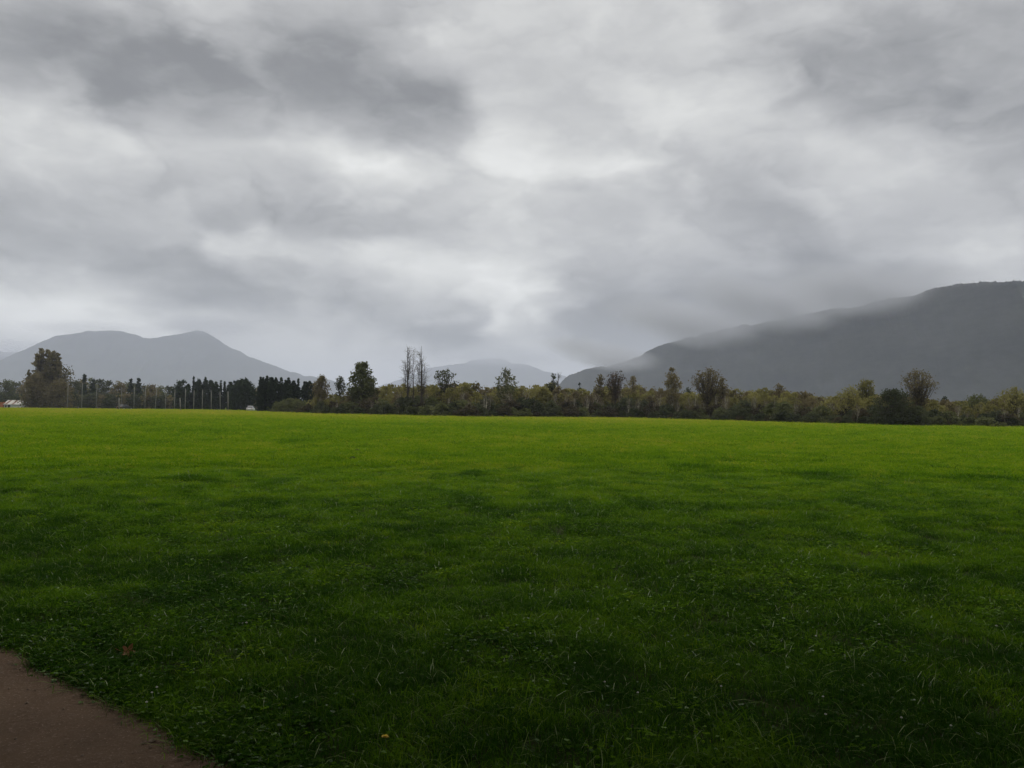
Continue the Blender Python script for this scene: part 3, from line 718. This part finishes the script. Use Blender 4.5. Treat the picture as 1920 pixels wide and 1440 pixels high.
for x0, y0, x1, D, r, lb in [(223, 746, 223.5, 196, .15, 'short stout grey pole standing before the row, beside the dark car'), (337.5, 746, 338.5, 192, .13, 'short stout grey pole standing alone before the row'),
                             (427.5, 734, 428, 205, .13, 'pale-footed pole at the left flank of the great dark dome'), (47.4, 727.5, 49.4, 330, .19, 'single pole between the house and the cottonwood')]:
    o, b = pole('pole', x0, y0, x1, D, r, lb, None); o.location = b
for i, (px, D, h) in enumerate([(147, 230, .75), (183, 225, .8), (218, 200, .7), (402, 215, .5), (481.5, 212, .95)]):
    mb = MB(); mb.tube([(0, 0, -.1), (0.01, 0, h * .6), (0.02, 0, h)], [.10, .095, .09], 7); mb.tube([(0.02, 0, h), (0.02, 0, h + .03)], [.1, .04], 7)
    o = mb.build('short_post', WOOD, None, True); o.location = spot(px, D)
    tag(o, ['short pale post below the second tall pole', 'short pale post below the third tall pole', 'short pale post just left of the stout grey pole', 'lowest pale stub before the dark tops', 'short pale post right of the white car'][i], 'post', 'short posts along the field edge')

WHITE = plain('white_paint', (0.50, 0.50, 0.48), 0.6, 0.08, 1.5)
ROOF = plain('weathered_roof_sheet', (0.36, 0.34, 0.31), 0.7, 0.15, 1.2)
RUST = plain('rusty_roof_sheet', (0.16, 0.10, 0.075), 0.8, 0.3, 1.2)
CEDAR = plain('red_brown_boards', (0.30, 0.115, 0.06), 0.8, 0.25, 2.0)
DGLASS = plain('dark_glass', (0.03, 0.028, 0.03), 0.15, 0.1, 2)
DARKPAINT = plain('dark_vehicle_paint', (0.022, 0.024, 0.026), 0.3, 0.2, 2)
WCAR = plain('white_vehicle_paint', (0.55, 0.55, 0.54), 0.3, 0.05, 2)
RUBBER = plain('tyre_rubber', (0.02, 0.02, 0.02), 0.9, 0.2, 8)
STEEL = plain('grey_steel', (0.34, 0.35, 0.35), 0.5, 0.15, 4)

# small house: long white side towards the meadow, red-brown gable end on its left
HD = 345
hl = spot(-22, HD)
house = tag(empty('house', spot(31, HD), R(-6)), 'small white house with a pale patched roof and red-brown gable end', 'house')
L_, Wd, Hw, Hr = 7.4, 5.6, 2.15, 3.75
mb = MB(); mb.box(-L_/2 + .12, L_/2, -Wd/2, Wd/2, -.4, Hw); mb.build('wall', WHITE, house)
mb = MB()
mb.box(-L_/2, -L_/2 + .12, -Wd/2 - .01, Wd/2 + .01, -.4, Hw)
mb.add([(-L_/2, -Wd/2 - .01, Hw), (-L_/2, Wd/2 + .01, Hw), (-L_/2, 0, Hr - .1), (-L_/2 + .12, -Wd/2 - .01, Hw), (-L_/2 + .12, Wd/2 + .01, Hw), (-L_/2 + .12, 0, Hr - .1)],
       [(0, 2, 1), (3, 4, 5), (0, 3, 5, 2), (1, 2, 5, 4)])
g = mb.build('gable_wall', CEDAR, house); g['label'] = 'red-brown boarded gable wall'
mb = MB(); mb.box(-L_/2 - 6.4, -L_/2 - .02, -Wd/2 - .5, Wd/2 - .3, -.4, Hw + .75); l2 = mb.build('lean_to', CEDAR, house); l2['label'] = 'red-brown lean-to'
mb = MB(); mb.add([(L_/2, -Wd/2, Hw), (L_/2, Wd/2, Hw), (L_/2, 0, Hr - .1), (L_/2 - .12, -Wd/2, Hw), (L_/2 - .12, Wd/2, Hw), (L_/2 - .12, 0, Hr - .1)], [(0, 1, 2), (3, 5, 4), (0, 2, 5, 3), (1, 4, 5, 2)]); mb.build('gable', WHITE, house)
ov = .45
nP = 8
for sgn in (-1, 1):
    for k in range(nP):
        xa = -L_/2 - .3 + (L_ + .6) * k / nP; xb = -L_/2 - .3 + (L_ + .6) * (k + 1) / nP - .03
        ye = sgn * (Wd/2 + ov); ze = Hw - ov * (Hr - Hw) / (Wd/2)
        n_up = Vector((0, sgn * (Hr - Hw), Wd/2)).normalized() * .07
        c8 = [Vector((xa, ye, ze)), Vector((xb, ye, ze)), Vector((xb, 0.02 * sgn, Hr)), Vector((xa, 0.02 * sgn, Hr))]
        mb = MB(); up_ = [v + n_up * (1 + .4 * (k % 2)) for v in c8]
        mb.add([tuple(v) for v in c8 + up_], [(0, 3, 2, 1), (4, 5, 6, 7), (0, 1, 5, 4), (1, 2, 6, 5), (2, 3, 7, 6), (3, 0, 4, 7)])
        o = mb.build('roof_panel', RUST if (k in (1, 4) and sgn < 0) else ROOF, house)
        if k in (1, 4) and sgn < 0: o['label'] = 'rust-brown roof panel'
mb = MB(); mb.box(-L_/2 - .35, L_/2 + .35, -.12, .12, Hr + .03, Hr + .12); mb.build('ridge_cap', ROOF, house)
mb = MB(); mb.box(-1.9, -.7, -Wd/2 - .06, -Wd/2 + .0, -.1, 1.85); d_ = mb.build('door', DGLASS, house); d_['label'] = 'dark open doorway'
mb = MB(); mb.box(-.9, -.8, -Wd/2 - .10, -Wd/2 - .062, .8, .95); h_ = mb.build('handle', STEEL, d_)
mb = MB()
for a in ((-3.25, -3.13, .55, 1.7), (-2.35, -2.23, .55, 1.7), (-3.13, -2.35, .55, .67), (-3.13, -2.35, 1.58, 1.7)): mb.box(a[0], a[1], -Wd/2 - .07, -Wd/2 + .0, a[2], a[3])
wf = mb.build('window', WHITE, house)
mb = MB(); mb.box(-3.13, -2.35, -Wd/2 - .03, -Wd/2 + .0, .67, 1.58); mb.build('pane', DGLASS, wf)
mb = MB(); mb.box(-L_/2 + .1, L_/2, -Wd/2 - ov - .03, -Wd/2 - ov + .08, Hw - .36, Hw - .24); mb.build('gutter', STEEL, house)

# lamp post on a small concrete cone
lp = tag(empty('lamp_post', spot(62.5, 332)), 'short lamp post with two pale heads between house and cottonwood', 'lamp post')
hL = hgt(62.5, 741, 332)
mb = MB(); mb.tube([(0, 0, 0), (0, 0, .9), (0, 0, 1.0)], [.55, .32, .1], 10); mb.build('base', STEEL, lp, True)
mb = MB(); mb.tube([(0, 0, .9), (0, 0, hL * .6), (0, 0, hL)], [.16, .13, .11], 8); mb.build('post', STEEL, lp, True)
mb = MB(); mb.tube([(-.3, 0, hL - .1), (0, 0, hL + .05), (.75, 0, hL - .05)], .06, 6); mb.build('arm', STEEL, lp, True)
for sx, r in ((-.33, .34), (.75, .26)):
    mb = MB(); mb.tube([(sx, 0, hL - .55), (sx, 0, hL - .35), (sx, 0, hL + .1), (sx, 0, hL + .22)], [r * .45, r, r * .85, r * .2], 10); mb.build('lamp_head', WHITE, lp, True)

def wheel(mb, x, y, z, r, wd):
    mb.tube([(x, y - wd/2, z), (x, y - wd/2 + .03, z), (x, y + wd/2 - .03, z), (x, y + wd/2, z)], [r * .85, r, r, r * .85], 14)
def car(px, D, rz, paint, label):
    c = tag(empty('parked_car', spot(px, D), rz), label, 'car', 'cars parked along the field edge')
    prof_ = [(-2.1, .35), (-2.15, .75), (-2.0, .95), (-.9, 1.0), (-.3, .98), (1.2, .95), (2.0, .85), (2.15, .6), (2.1, .35)]
    def ext(pts, hw, top_in=0.0):
        V = [(x, s * (hw - top_in * (z > 1.1)), z) for s in (-1, 1) for x, z in pts]; n = len(pts)
        return V, [tuple(range(n)), tuple(range(2 * n - 1, n - 1, -1))] + [(i, n + i, n + (i + 1) % n, (i + 1) % n) for i in range(n)]
    mb = MB(); mb.add(*ext(prof_, .86)); mb.build('body', paint, c)
    mb = MB(); mb.add(*ext([(-1.75, .96), (-1.2, 1.42), (.2, 1.45), (1.0, .97)], .78, .14)); cb = mb.build('cabin', DGLASS, c)
    mb = MB(); mb.add(*ext([(-1.25, 1.425), (-1.15, 1.48), (.15, 1.50), (.25, 1.455)], .68)); mb.build('roof', paint, c)
    for x in (-1.35, 1.35):
        for y in (-.76, .76):
            mb = MB(); wheel(mb, x, y, .32, .32, .2); wh = mb.build('wheel', RUBBER, c)
            mb = MB(); wheel(mb, x, y * 1.13, .32, .19, .05); mb.build('rim', STEEL, wh)
    for y in (-.62, .62):
        mb = MB(); mb.box(2.08, 2.17, y - .16, y + .16, .62, .76); mb.build('headlight', STEEL, c)
        mb = MB(); mb.box(-2.19, -2.10, y - .14, y + .14, .70, .84); mb.build('tail_light', CEDAR, c)
    return c
car(470, 222, R(100), WCAR, 'white car end-on in the gap beside the dark cypress row')
car(234, 218, R(75), DARKPAINT, 'dark car parked beside the short stout pole')

# flat trailer with pale sacks
tr_ = tag(empty('flat_trailer', spot(66, 318), R(8)), 'dark flat trailer parked below the lamp post', 'trailer')
mb = MB(); mb.box(-2.1, 2.0, -.9, .9, .55, .72); mb.build('bed', DARKPAINT, tr_)
mb = MB(); mb.box(-2.1, -2.02, -.9, .9, .722, 1.15); mb.build('headboard', DARKPAINT, tr_)
mb = MB(); mb.box(-3.1, -2.1, -.06, .06, .55, .66); mb.build('drawbar', DARKPAINT, tr_)
for x in (-.2, .6):
    for y in (-.95, .95):
        mb = MB(); wheel(mb, x, y, .33, .33, .2); mb.build('wheel', RUBBER, tr_)
for k, (dx, s, lb) in enumerate([(-.9, .55, 'pale sack nearest the headboard of the dark trailer'), (.5, .42, 'smallest pale sack in the middle of the dark trailer'), (1.5, .5, 'pale sack on the open end of the dark trailer')]):
    mb = MB(); mb.tube([(-s, 0, .12), (-s * .7, 0, .3 * s + .1), (0, .05, .38 * s + .1), (s * .7, 0, .3 * s + .1), (s, 0, .12)], [.1, .3 * s + .08, .36 * s + .08, .3 * s + .08, .1], 9)
    o = mb.build('sack', WHITE, None, True); o.location = tr_.location + Vector((dx, dx * .14, .66)); tag(o, lb, 'sack', 'pale sacks on the trailer')

# ================================================================== unseen shade trees, added behind and above the viewpoint to darken the foreground
def shade_tree(x, y, label, seed):
    rs = np.random.default_rng(seed); T = MB(); Cn = MB()
    zc, fwd = 11.7, 7.2                      # the crown leans out over the path and the first metres of grass
    T.tube([(0, 0, -.1), (.1, .1, 1.2), (.05, .9, 5), (0, 2.2, 9), (0, 3.5, 14)], [.5, .38, .32, .22, .06], 10)
    cs = []
    for i in range(620):
        dv = rs.normal(size=3); dv /= np.linalg.norm(dv)
        c = np.array([0, fwd, zc]) + dv * np.array([7.2, 9.0, 5.2]) * rs.random() ** .35 * .93
        cs.append(c)
        if i < 80:
            p0 = np.array([0, 1.2 + (c[2] - 6) * .25, 6 + (c[2] - 6) * .4]); T.tube([p0, (p0 + c) / 2 + np.array([0, 0, .25]), c], [.11, .07, .02], 5, False)
    cen = np.concatenate([c + rs.normal(size=(46, 3)) * .42 for c in cs])
    leaves(Cn, cen, .19, rs)
    o = empty('shade_maple', (x, y, 0)); tag(o, label, 'tree', 'added shade maples out of view')
    T.build('trunk', BARK, o, True); Cn.build('crown', L_GREEN, o); return o
shade_tree(-22.0, -4.0, 'added unseen shade maple, leftmost in the row', 1)
shade_tree(-10.5, -4.6, 'added unseen shade maple, left of the one at the viewpoint', 2)
shade_tree(1.0, -4.5, 'added unseen shade maple behind and above the viewpoint', 3)
shade_tree(12.0, -4.5, 'added unseen shade maple, right of the one at the viewpoint', 4)
shade_tree(23.0, -4.2, 'added unseen shade maple, rightmost in the row', 5)

# dense foliage wall added out of view to cut low light from behind
hd = tag(empty('shade_hedge', (0, -9.5, 0)), 'added unseen foliage wall shading the path and near grass', 'shade_hedge')
rs = np.random.default_rng(5); mb = MB(); cen = np.stack([rs.uniform(-42, 42, 52000), rs.normal(size=52000) * .8, rs.uniform(0.05, 5.6, 52000) * rs.uniform(.93, 1.05, 52000)], 1)
leaves(mb, cen, .17, rs); mb.build('foliage', L_GREEN, hd)
mb = MB()
for k in range(56):
    x = -41 + k * 1.5; mb.tube([(x, 0, -.1), (x + .1, .05, 2.2), (x, .1, 4.8)], [.06, .04, .015], 5)
mb.build('stems', BARK, hd)

# ================================================================== grass (uncountable): tufts scattered on the meadow
gmat, t, out = new_mat('grass_blades')
at_ = t.node('ShaderNodeAttribute'); at_.attribute_type = 'INSTANCER'; at_.attribute_name = 'tint'
at2 = t.node('ShaderNodeAttribute'); at2.attribute_type = 'GEOMETRY'; at2.attribute_name = 'dry'
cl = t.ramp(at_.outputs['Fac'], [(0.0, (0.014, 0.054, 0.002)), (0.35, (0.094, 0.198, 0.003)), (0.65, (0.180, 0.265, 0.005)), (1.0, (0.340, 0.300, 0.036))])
cl = t.mix(at2.outputs['Fac'], cl, (0.15, 0.21, 0.045))
df = t.node('ShaderNodeBsdfDiffuse'); tr2 = t.node('ShaderNodeBsdfTranslucent'); gl = t.node('ShaderNodeBsdfGlossy')
gl.inputs['Roughness'].default_value = 0.38; gl.inputs[0].default_value = (0.8, 0.85, 0.8, 1)
t.l.new(cl, df.inputs[0]); t.l.new(cl, tr2.inputs[0])
m1 = t.node('ShaderNodeMixShader'); m1.inputs[0].default_value = 0.45
t.l.new(df.outputs[0], m1.inputs[1]); t.l.new(tr2.outputs[0], m1.inputs[2])
m2 = t.node('ShaderNodeMixShader'); t.l.new(t.math('MULTIPLY_ADD', t.rng(at2.outputs['Fac'], 0.112, 0.114, 0.0, 1.0), 0.022, 0.002), m2.inputs[0])
t.l.new(m1.outputs[0], m2.inputs[1]); t.l.new(gl.outputs[0], m2.inputs[2]); t.l.new(m2.outputs[0], out.inputs[0])

tufts = bpy.data.collections.new('grass_tufts')
def blade_mesh(name, seed, n, rad, hmin, hmax, wd, lean, dry, kind='blade'):
    rs = np.random.default_rng(seed); V = []; Fc = []; dr = []
    for b in range(n):
        x, y = rs.normal(size=2) * rad; a = rs.uniform(0, 6.283); h = rs.uniform(hmin, hmax); ln = h * rs.uniform(.1, lean)
        w_ = wd * rs.uniform(.7, 1.3); da, sa = np.array([math.cos(a), math.sin(a)]), np.array([-math.sin(a), math.cos(a)])
        dv = 1.0 if rs.random() < dry else rs.uniform(0, .12)
        i0 = len(V)
        if kind == 'clover':
            dv = .12 if rs.random() < .15 else dv
            # stalk and three round leaflets
            top = np.array([x + da[0] * ln, y + da[1] * ln, h])
            V += [(x - .0008, y, 0), (x + .0008, y, 0), tuple(top)]; Fc.append((i0, i0 + 1, i0 + 2)); dr += [dv] * 3
            for k in range(3):
                q = a + k * 2.094; rr_ = w_
                cx, cy_ = top[0] + math.cos(q) * rr_, top[1] + math.sin(q) * rr_
                j0 = len(V); tz = rs.uniform(-.25, .25, 2)
                for m in range(6):
                    u = m * 1.047; dx, dy = math.cos(u) * rr_ * .95, math.sin(u) * rr_ * .95
                    V.append((cx + dx, cy_ + dy, top[2] + dx * tz[0] + dy * tz[1] + .3 * abs(dx * -math.sin(q) + dy * math.cos(q)) * .5)); dr.append(dv)
                Fc.append(tuple(range(j0, j0 + 6)))
            continue
        for k, (q, ww) in enumerate(((0, .8), (.4, 1.0), (.75, .7))):
            off = da * ln * q * q * 1.6
            z = h * (q if lean < 1.2 else math.sin(q * 1.5) * .8)
            for s in (-1, 1): V.append((x + off[0] + sa[0] * w_ * ww * s, y + off[1] + sa[1] * w_ * ww * s, z - .004 * (k == 0))); dr.append(dv)
        off = da * ln * 1.6; V.append((x + off[0], y + off[1], h * (1 if lean < 1.2 else .62))); dr.append(dv)
        Fc += [(i0, i0 + 1, i0 + 3, i0 + 2), (i0 + 2, i0 + 3, i0 + 5, i0 + 4), (i0 + 4, i0 + 5, i0 + 6)]
    me = bpy.data.meshes.new(name); me.from_pydata(V, [], Fc); me.update(); me.materials.append(gmat)
    at = me.attributes.new('dry', 'FLOAT', 'POINT'); at.data.foreach_set('value', dr)
    o = bpy.data.objects.new(name, me); tufts.objects.link(o); return o
# names sort to the pick order
blade_mesh('tuft_a', 1, 50, .062, .02, .060, .0019, 1.1, .02)
blade_mesh('tuft_b', 2, 50, .062, .02, .065, .0017, 1.7, .025)
blade_mesh('tuft_c', 3, 44, .058, .03, .085, .0018, 1.3, .03)
blade_mesh('tuft_d_clover', 4, 22, .060, .02, .055, .0065, .8, .0, 'clover')
blade_mesh('tuft_e_tall', 5, 14, .040, .05, .11, .0011, 1.6, .22)
blade_mesh('tuft_f_far', 6, 60, .110, .03, .085, .0030, 1.2, .05)

def scatter():
    P = []; Sc = []; Rt = []; Ti = []; Ix = []
    rs = np.random.default_rng(77)
    rings = np.concatenate([np.arange(1.6, 20, .8), np.geomspace(20, 300, 60)])
    for a, b in zip(rings[:-1], rings[1:]):
        d = (a + b) / 2
        rho = 210.0 if d < 7 else 210.0 * (7 / d) ** 1.28
        hw = 0.80
        area = hw * (b * b - a * a)
        n = int(rho * area)
        th = rs.uniform(-hw, hw, n); r = np.sqrt(rs.uniform(a * a, b * b, n))
        P.append(np.stack([np.sin(th) * r, np.cos(th) * r], 1)); Sc.append(np.full(n, d))
    P = np.concatenate(P); d = np.concatenate(Sc)
    x, y = P[:, 0], P[:, 1]
    far = np.interp(F * x / y + 960, [e[0] for e in EDGE], [e[1] for e in EDGE]) + 1
    keep = (y > path_edge(x) + 0.02 + rs.normal(size=len(x)) * .03) & (y < np.minimum(far, 300))
    # overhang: a thicker fringe along the path
    x, y, d = x[keep], y[keep], d[keep]
    fx = rs.uniform(-6.5, 1.5, 2600); fy = path_edge(fx) + np.abs(rs.normal(size=2600)) * .10 - .015
    # rank uncut grass along the foot of the thicket
    qx = rs.uniform(-100, 2050, 5200); qD = np.interp(qx, [e[0] for e in EDGE], [e[1] for e in EDGE]) - np.abs(rs.normal(size=5200)) * 1.6
    ex = (qx - 960) / F * qD; rank0 = len(x) + len(fx)
    x = np.concatenate([x, fx, ex]); y = np.concatenate([y, fy, qD]); d = np.concatenate([d, np.hypot(fx, fy), qD])
    n = len(x)
    big = vnoise(x, y, 9, 61) * .6 + vnoise(x, y, 2.2, 62) * .4
    fine = vnoise(x, y, .55, 63)
    tint = np.clip(.38 + (big - .5) * .22 + (fine - .5) * .38 + rs.normal(size=n) * .16, 0, 1)
    tint = np.clip(tint + .10 * np.clip((y - 12) / 20, 0, 1) + .33 * np.clip((y - 72) / 60, 0, 1), 0, 1)      # drier, seeding grass at the far side
    tint = np.clip(tint - .34 * np.clip((24 - y) / 20, 0, 1), 0, 1)       # lusher near sward, with foreground shade also painted into the tint
    hs = .75 + .40 * vnoise(x, y, .8, 64) + .25 * rs.random(n)
    # dark rank tussocks seen in the field
    for (px, py, wx, wy) in [(357, 902, 34, 6), (527, 910, 26, 7), (1545, 897, 46, 7), (1300, 881, 30, 5), (270, 799, 16, 3), (880, 895, 22, 5), (560, 833, 14, 3), (1215, 960, 16, 6), (1130, 980, 14, 6),
                             (945, 1143, 30, 12), (1530, 980, 40, 8), (120, 985, 30, 7), (1100, 1235, 60, 20), (1730, 1085, 40, 10), (250, 1140, 40, 10), (840, 1040, 40, 8), (1860, 905, 40, 7)]:
        c = hit(px, py); rx_ = wx * c.y / F; ry_ = c.y - hit(px, py + wy).y
        g = np.exp(-((x - c.x) / rx_) ** 2 - ((y - c.y) / max(ry_, .1)) ** 2)
        tint = tint * (1 - .9 * g); hs = hs * (1 + .7 * g)
    grow = np.clip((d / 9) ** .62, 1, 5.0)
    sxy = grow * rs.uniform(.8, 1.25, n); sz = np.clip(grow ** .35, 1, 1.7) * hs
    rk = np.arange(n) >= rank0; sz = np.where(rk, sz * rs.uniform(0.7, 1.5, n), sz); tint = np.where(rk, np.clip(rs.normal(size=n) * .25 + .45, 0, 1), tint)
    near = d < 22
    u = rs.random(n)
    clov = vnoise(x, y, 1.1, 65)
    idx = np.where(u < .36, 0, np.where(u < .66, 1, 2))
    idx = np.where((rs.random(n) < np.clip((clov - .52) * 2.0, .04, .32)) & near, 3, idx)
    idx = np.where((rs.random(n) < .016) & (d < 20), 4, idx)
    idx = np.where(d > 22, np.where(rs.random(n) < .8, 5, idx), idx)
    z = gzv(x, y) + relief(x, y)
    rot = np.stack([rs.normal(size=n) * .10, rs.normal(size=n) * .10, rs.uniform(0, 6.283, n)], 1)
    me = bpy.data.meshes.new('grass'); me.vertices.add(n)
    me.vertices.foreach_set('co', np.stack([x, y, z], 1).astype(np.float32).ravel())
    def A(nm, ty, v, k): me.attributes.new(nm, ty, 'POINT').data.foreach_set(k, v)
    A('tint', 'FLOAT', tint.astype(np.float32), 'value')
    A('pick', 'INT', idx.astype(np.int32), 'value')
    A('rot', 'FLOAT_VECTOR', rot.astype(np.float32).ravel(), 'vector')
    A('scl', 'FLOAT_VECTOR', np.stack([sxy, sxy, sz], 1).astype(np.float32).ravel(), 'vector')
    me.update(); print('grass tufts', n)
    return me
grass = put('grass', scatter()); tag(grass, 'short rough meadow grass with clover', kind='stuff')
ng = bpy.data.node_groups.new('grass_scatter', 'GeometryNodeTree')
ng.interface.new_socket('Geometry', in_out='INPUT', socket_type='NodeSocketGeometry')
ng.interface.new_socket('Geometry', in_out='OUTPUT', socket_type='NodeSocketGeometry')
gi = ng.nodes.new('NodeGroupInput'); go = ng.nodes.new('NodeGroupOutput')
ci = ng.nodes.new('GeometryNodeCollectionInfo'); ci.inputs['Collection'].default_value = tufts
ci.inputs['Separate Children'].default_value = True; ci.inputs['Reset Children'].default_value = True
ip = ng.nodes.new('GeometryNodeInstanceOnPoints'); ip.inputs['Pick Instance'].default_value = True
mp = ng.nodes.new('GeometryNodeMeshToPoints')
def attr(nm, ty):
    n = ng.nodes.new('GeometryNodeInputNamedAttribute'); n.data_type = ty; n.inputs[0].default_value = nm
    return n.outputs[0]
ng.links.new(gi.outputs[0], mp.inputs[0]); ng.links.new(mp.outputs[0], ip.inputs['Points'])
ng.links.new(ci.outputs[0], ip.inputs['Instance'])
ng.links.new(attr('pick', 'INT'), ip.inputs['Instance Index'])
ng.links.new(attr('rot', 'FLOAT_VECTOR'), ip.inputs['Rotation'])
ng.links.new(attr('scl', 'FLOAT_VECTOR'), ip.inputs['Scale'])
ng.links.new(ip.outputs[0], go.inputs[0])
md = grass.modifiers.new('scatter', 'NODES'); md.node_group = ng

# ================================================================== small things on the meadow
SOIL = plain('molehill_soil', (0.020, 0.015, 0.010), 0.95, 0.4, 30)
mh = [(561, 845), (667, 844), (684, 838), (669, 851), (728, 831), (741, 826), (762, 831), (617, 862), (661, 866)]
for i, (px, py) in enumerate(sorted(mh)):
    c = hit(px, py); rs = np.random.default_rng(300 + i); mb = MB()
    V = [(0, 0, 1)]; Fc = []
    for j, q in enumerate((.35, .7, 1.0)):
        for k in range(12):
            a = k * 2 * math.pi / 12; r = q * rs.uniform(.85, 1.12); V.append((math.cos(a) * r, math.sin(a) * r, (1 - q ** 1.6) * rs.uniform(.85, 1.1) - .1 * (j == 2)))
    for k in range(12):
        k2 = (k + 1) % 12; Fc.append((0, 1 + k, 1 + k2))
        for j in range(2): Fc.append((1 + j * 12 + k, 13 + j * 12 + k, 13 + j * 12 + k2, 1 + j * 12 + k2))
    mb.add(V, Fc); o = mb.build('molehill', SOIL, None, True)
    o.location = (c.x, c.y, float(relief(np.array([c.x]), np.array([c.y]))[0])); s = rs.uniform(.10, .17); o.scale = (s * 1.25, s, s * .8)
    tag(o, f'small dark soil mound in the grass, {(["first"] + ORD[1:])[i]} from the left', 'molehill', 'molehills in the middle of the meadow')

def floor_at(px, py):
    c = hit(px, py); c.z = max(0.0, float(relief(np.array([c.x]), np.array([c.y]))[0])); return c
# fallen leaf: lobed blade on a stalk, curled
LEAFM = plain('fallen_leaf_orange', (0.22, 0.085, 0.032), 0.7, 0.35, 40)
c = hit(241, 1222); c = hit(241, 1222, .07)
out_l = []
for k in range(36):
    a = k * 2 * math.pi / 36; r = .045 * (1 + .38 * math.cos(5 * a) + .12 * math.cos(15 * a))
    out_l.append((math.cos(a) * r, math.sin(a) * r))
V = [(0, 0, 0)] + [(x * .5, y * .5, .10 * abs(y) + .004 * math.sin(x * 200)) for x, y in out_l] + [(x, y, .35 * abs(y) + .008 * math.sin(x * 120)) for x, y in out_l]
Fc = [(0, 1 + k, 1 + (k + 1) % 36) for k in range(36)] + [(1 + k, 37 + k, 37 + (k + 1) % 36, 1 + (k + 1) % 36) for k in range(36)]
fl = tag(empty('fallen_leaf', c), 'orange-brown fallen maple leaf lying on the grass near the path', 'leaf')
fl.rotation_euler = (R(50), R(12), R(35)); fl.scale = (.8, .8, .8)
mb = MB(); mb.add(V, Fc); mb.build('blade', LEAFM, fl, True)
mb = MB(); mb.tube([(-.02, 0, 0), (-.06, .005, -.004), (-.10, .02, .004)], [.0016, .0014, .0018], 5); mb.build('stalk', LEAFM, fl, True)

YEL = plain('yellow_petals', (0.62, 0.42, 0.02), 0.6, 0.15, 60)
WPET = plain('white_clover_petals', (0.48, 0.47, 0.40), 0.8, 0.1, 60)
STALK = plain('flower_stalk', (0.08, 0.13, 0.03), 0.6, 0.2, 40)
def flower(name, px, py, hgt_, head, mat, label, cat, group=None, flat=.3, nring=4):
    c = hit(px, py, hgt_); base = Vector((c.x, c.y, float(relief(np.array([c.x]), np.array([c.y]))[0])))
    o = tag(empty(name, base), label, cat, group)
    hh = max(c.z - base.z, .05)
    mb = MB(); mb.tube([(0, 0, -.01), (.004, .002, hh * .6), (0, 0, hh)], [.0022, .0018, .0016], 5); mb.build('stalk', STALK, o, True)
    rs = np.random.default_rng(int(px * 3 + py)); mb = MB()
    for j in range(nring):
        q = (j + .5) / nring
        for k in range(9):
            a = k * 2 * math.pi / 9 + j * .4; d1 = np.array([math.cos(a), math.sin(a)])
            el_ = (1 - q) * 1.35 if flat > .6 else .25 + (1 - q) * .9
            tip = np.array([d1[0] * math.cos(el_), d1[1] * math.cos(el_), math.sin(el_) * (1 if flat > .6 else .5)]) * head * rs.uniform(.85, 1.1)
            sd_ = np.array([-d1[1], d1[0], 0]) * head * .22
            o0 = np.array([0, 0, hh])
            mb.add([o0, o0 + tip * .6 + sd_, o0 + tip, o0 + tip * .6 - sd_], [(0, 1, 2, 3)])
    mb.build('petals', mat, o)
    return o
flower('dandelion', 722, 1382, .10, .021, YEL, 'single yellow dandelion blooming in the dark near grass', 'flower')
for fi, (px, py) in enumerate(sorted([(1543, 1310), (1548, 1342), (1783, 1363), (1121, 1161), (1530, 1193), (1868, 1174), (1352, 1287), (1648, 1173), (1196, 1299), (294, 1289), (285, 1299), (275, 1317), (462, 1170), (1690, 1349), (1134, 1279), (455, 1171), (23, 940), (150, 1032), (660, 971)])):
    flower('clover_flower', px, py, .09, .0085 * max(1, min(1.7, hit(px, py).y / 5)), WPET, f'small white clover head above the dark grass, {(["first"] + ORD[1:])[fi]} of its kind from the left', 'flower', 'white clover heads in the near grass', .8, 3)

# loose stones on the path (too many to count)
rs = np.random.default_rng(9); mb = MB()
n = 0
while n < 650:
    x = rs.uniform(-6, 1.2); y = float(path_edge(np.array([x]))[0]) - rs.random() ** 1.3 * 3.4
    if y < .8: continue
    n += 1
    s = rs.uniform(.003, .010) * (2.0 if rs.random() < .07 else 1)
    V = np.array([(1, 0, 0), (-1, 0, 0), (0, 1, 0), (0, -1, 0), (0, 0, .7), (0, 0, -.7)]) * rs.uniform(.7, 1.3, (6, 1)) * s
    a = rs.uniform(0, 6.28); Rm = np.array([(math.cos(a), -math.sin(a), 0), (math.sin(a), math.cos(a), 0), (0, 0, 1)])
    mb.add(V @ Rm.T + np.array([x, y, .024]), [(0, 2, 4), (2, 1, 4), (1, 3, 4), (3, 0, 4), (2, 0, 5), (1, 2, 5), (3, 1, 5), (0, 3, 5)])
gs = mb.build('gravel', plain('path_stones', (0.15, 0.115, 0.085), 0.8, 0.6, 9)); tag(gs, 'loose small stones on the brown path', kind='stuff')
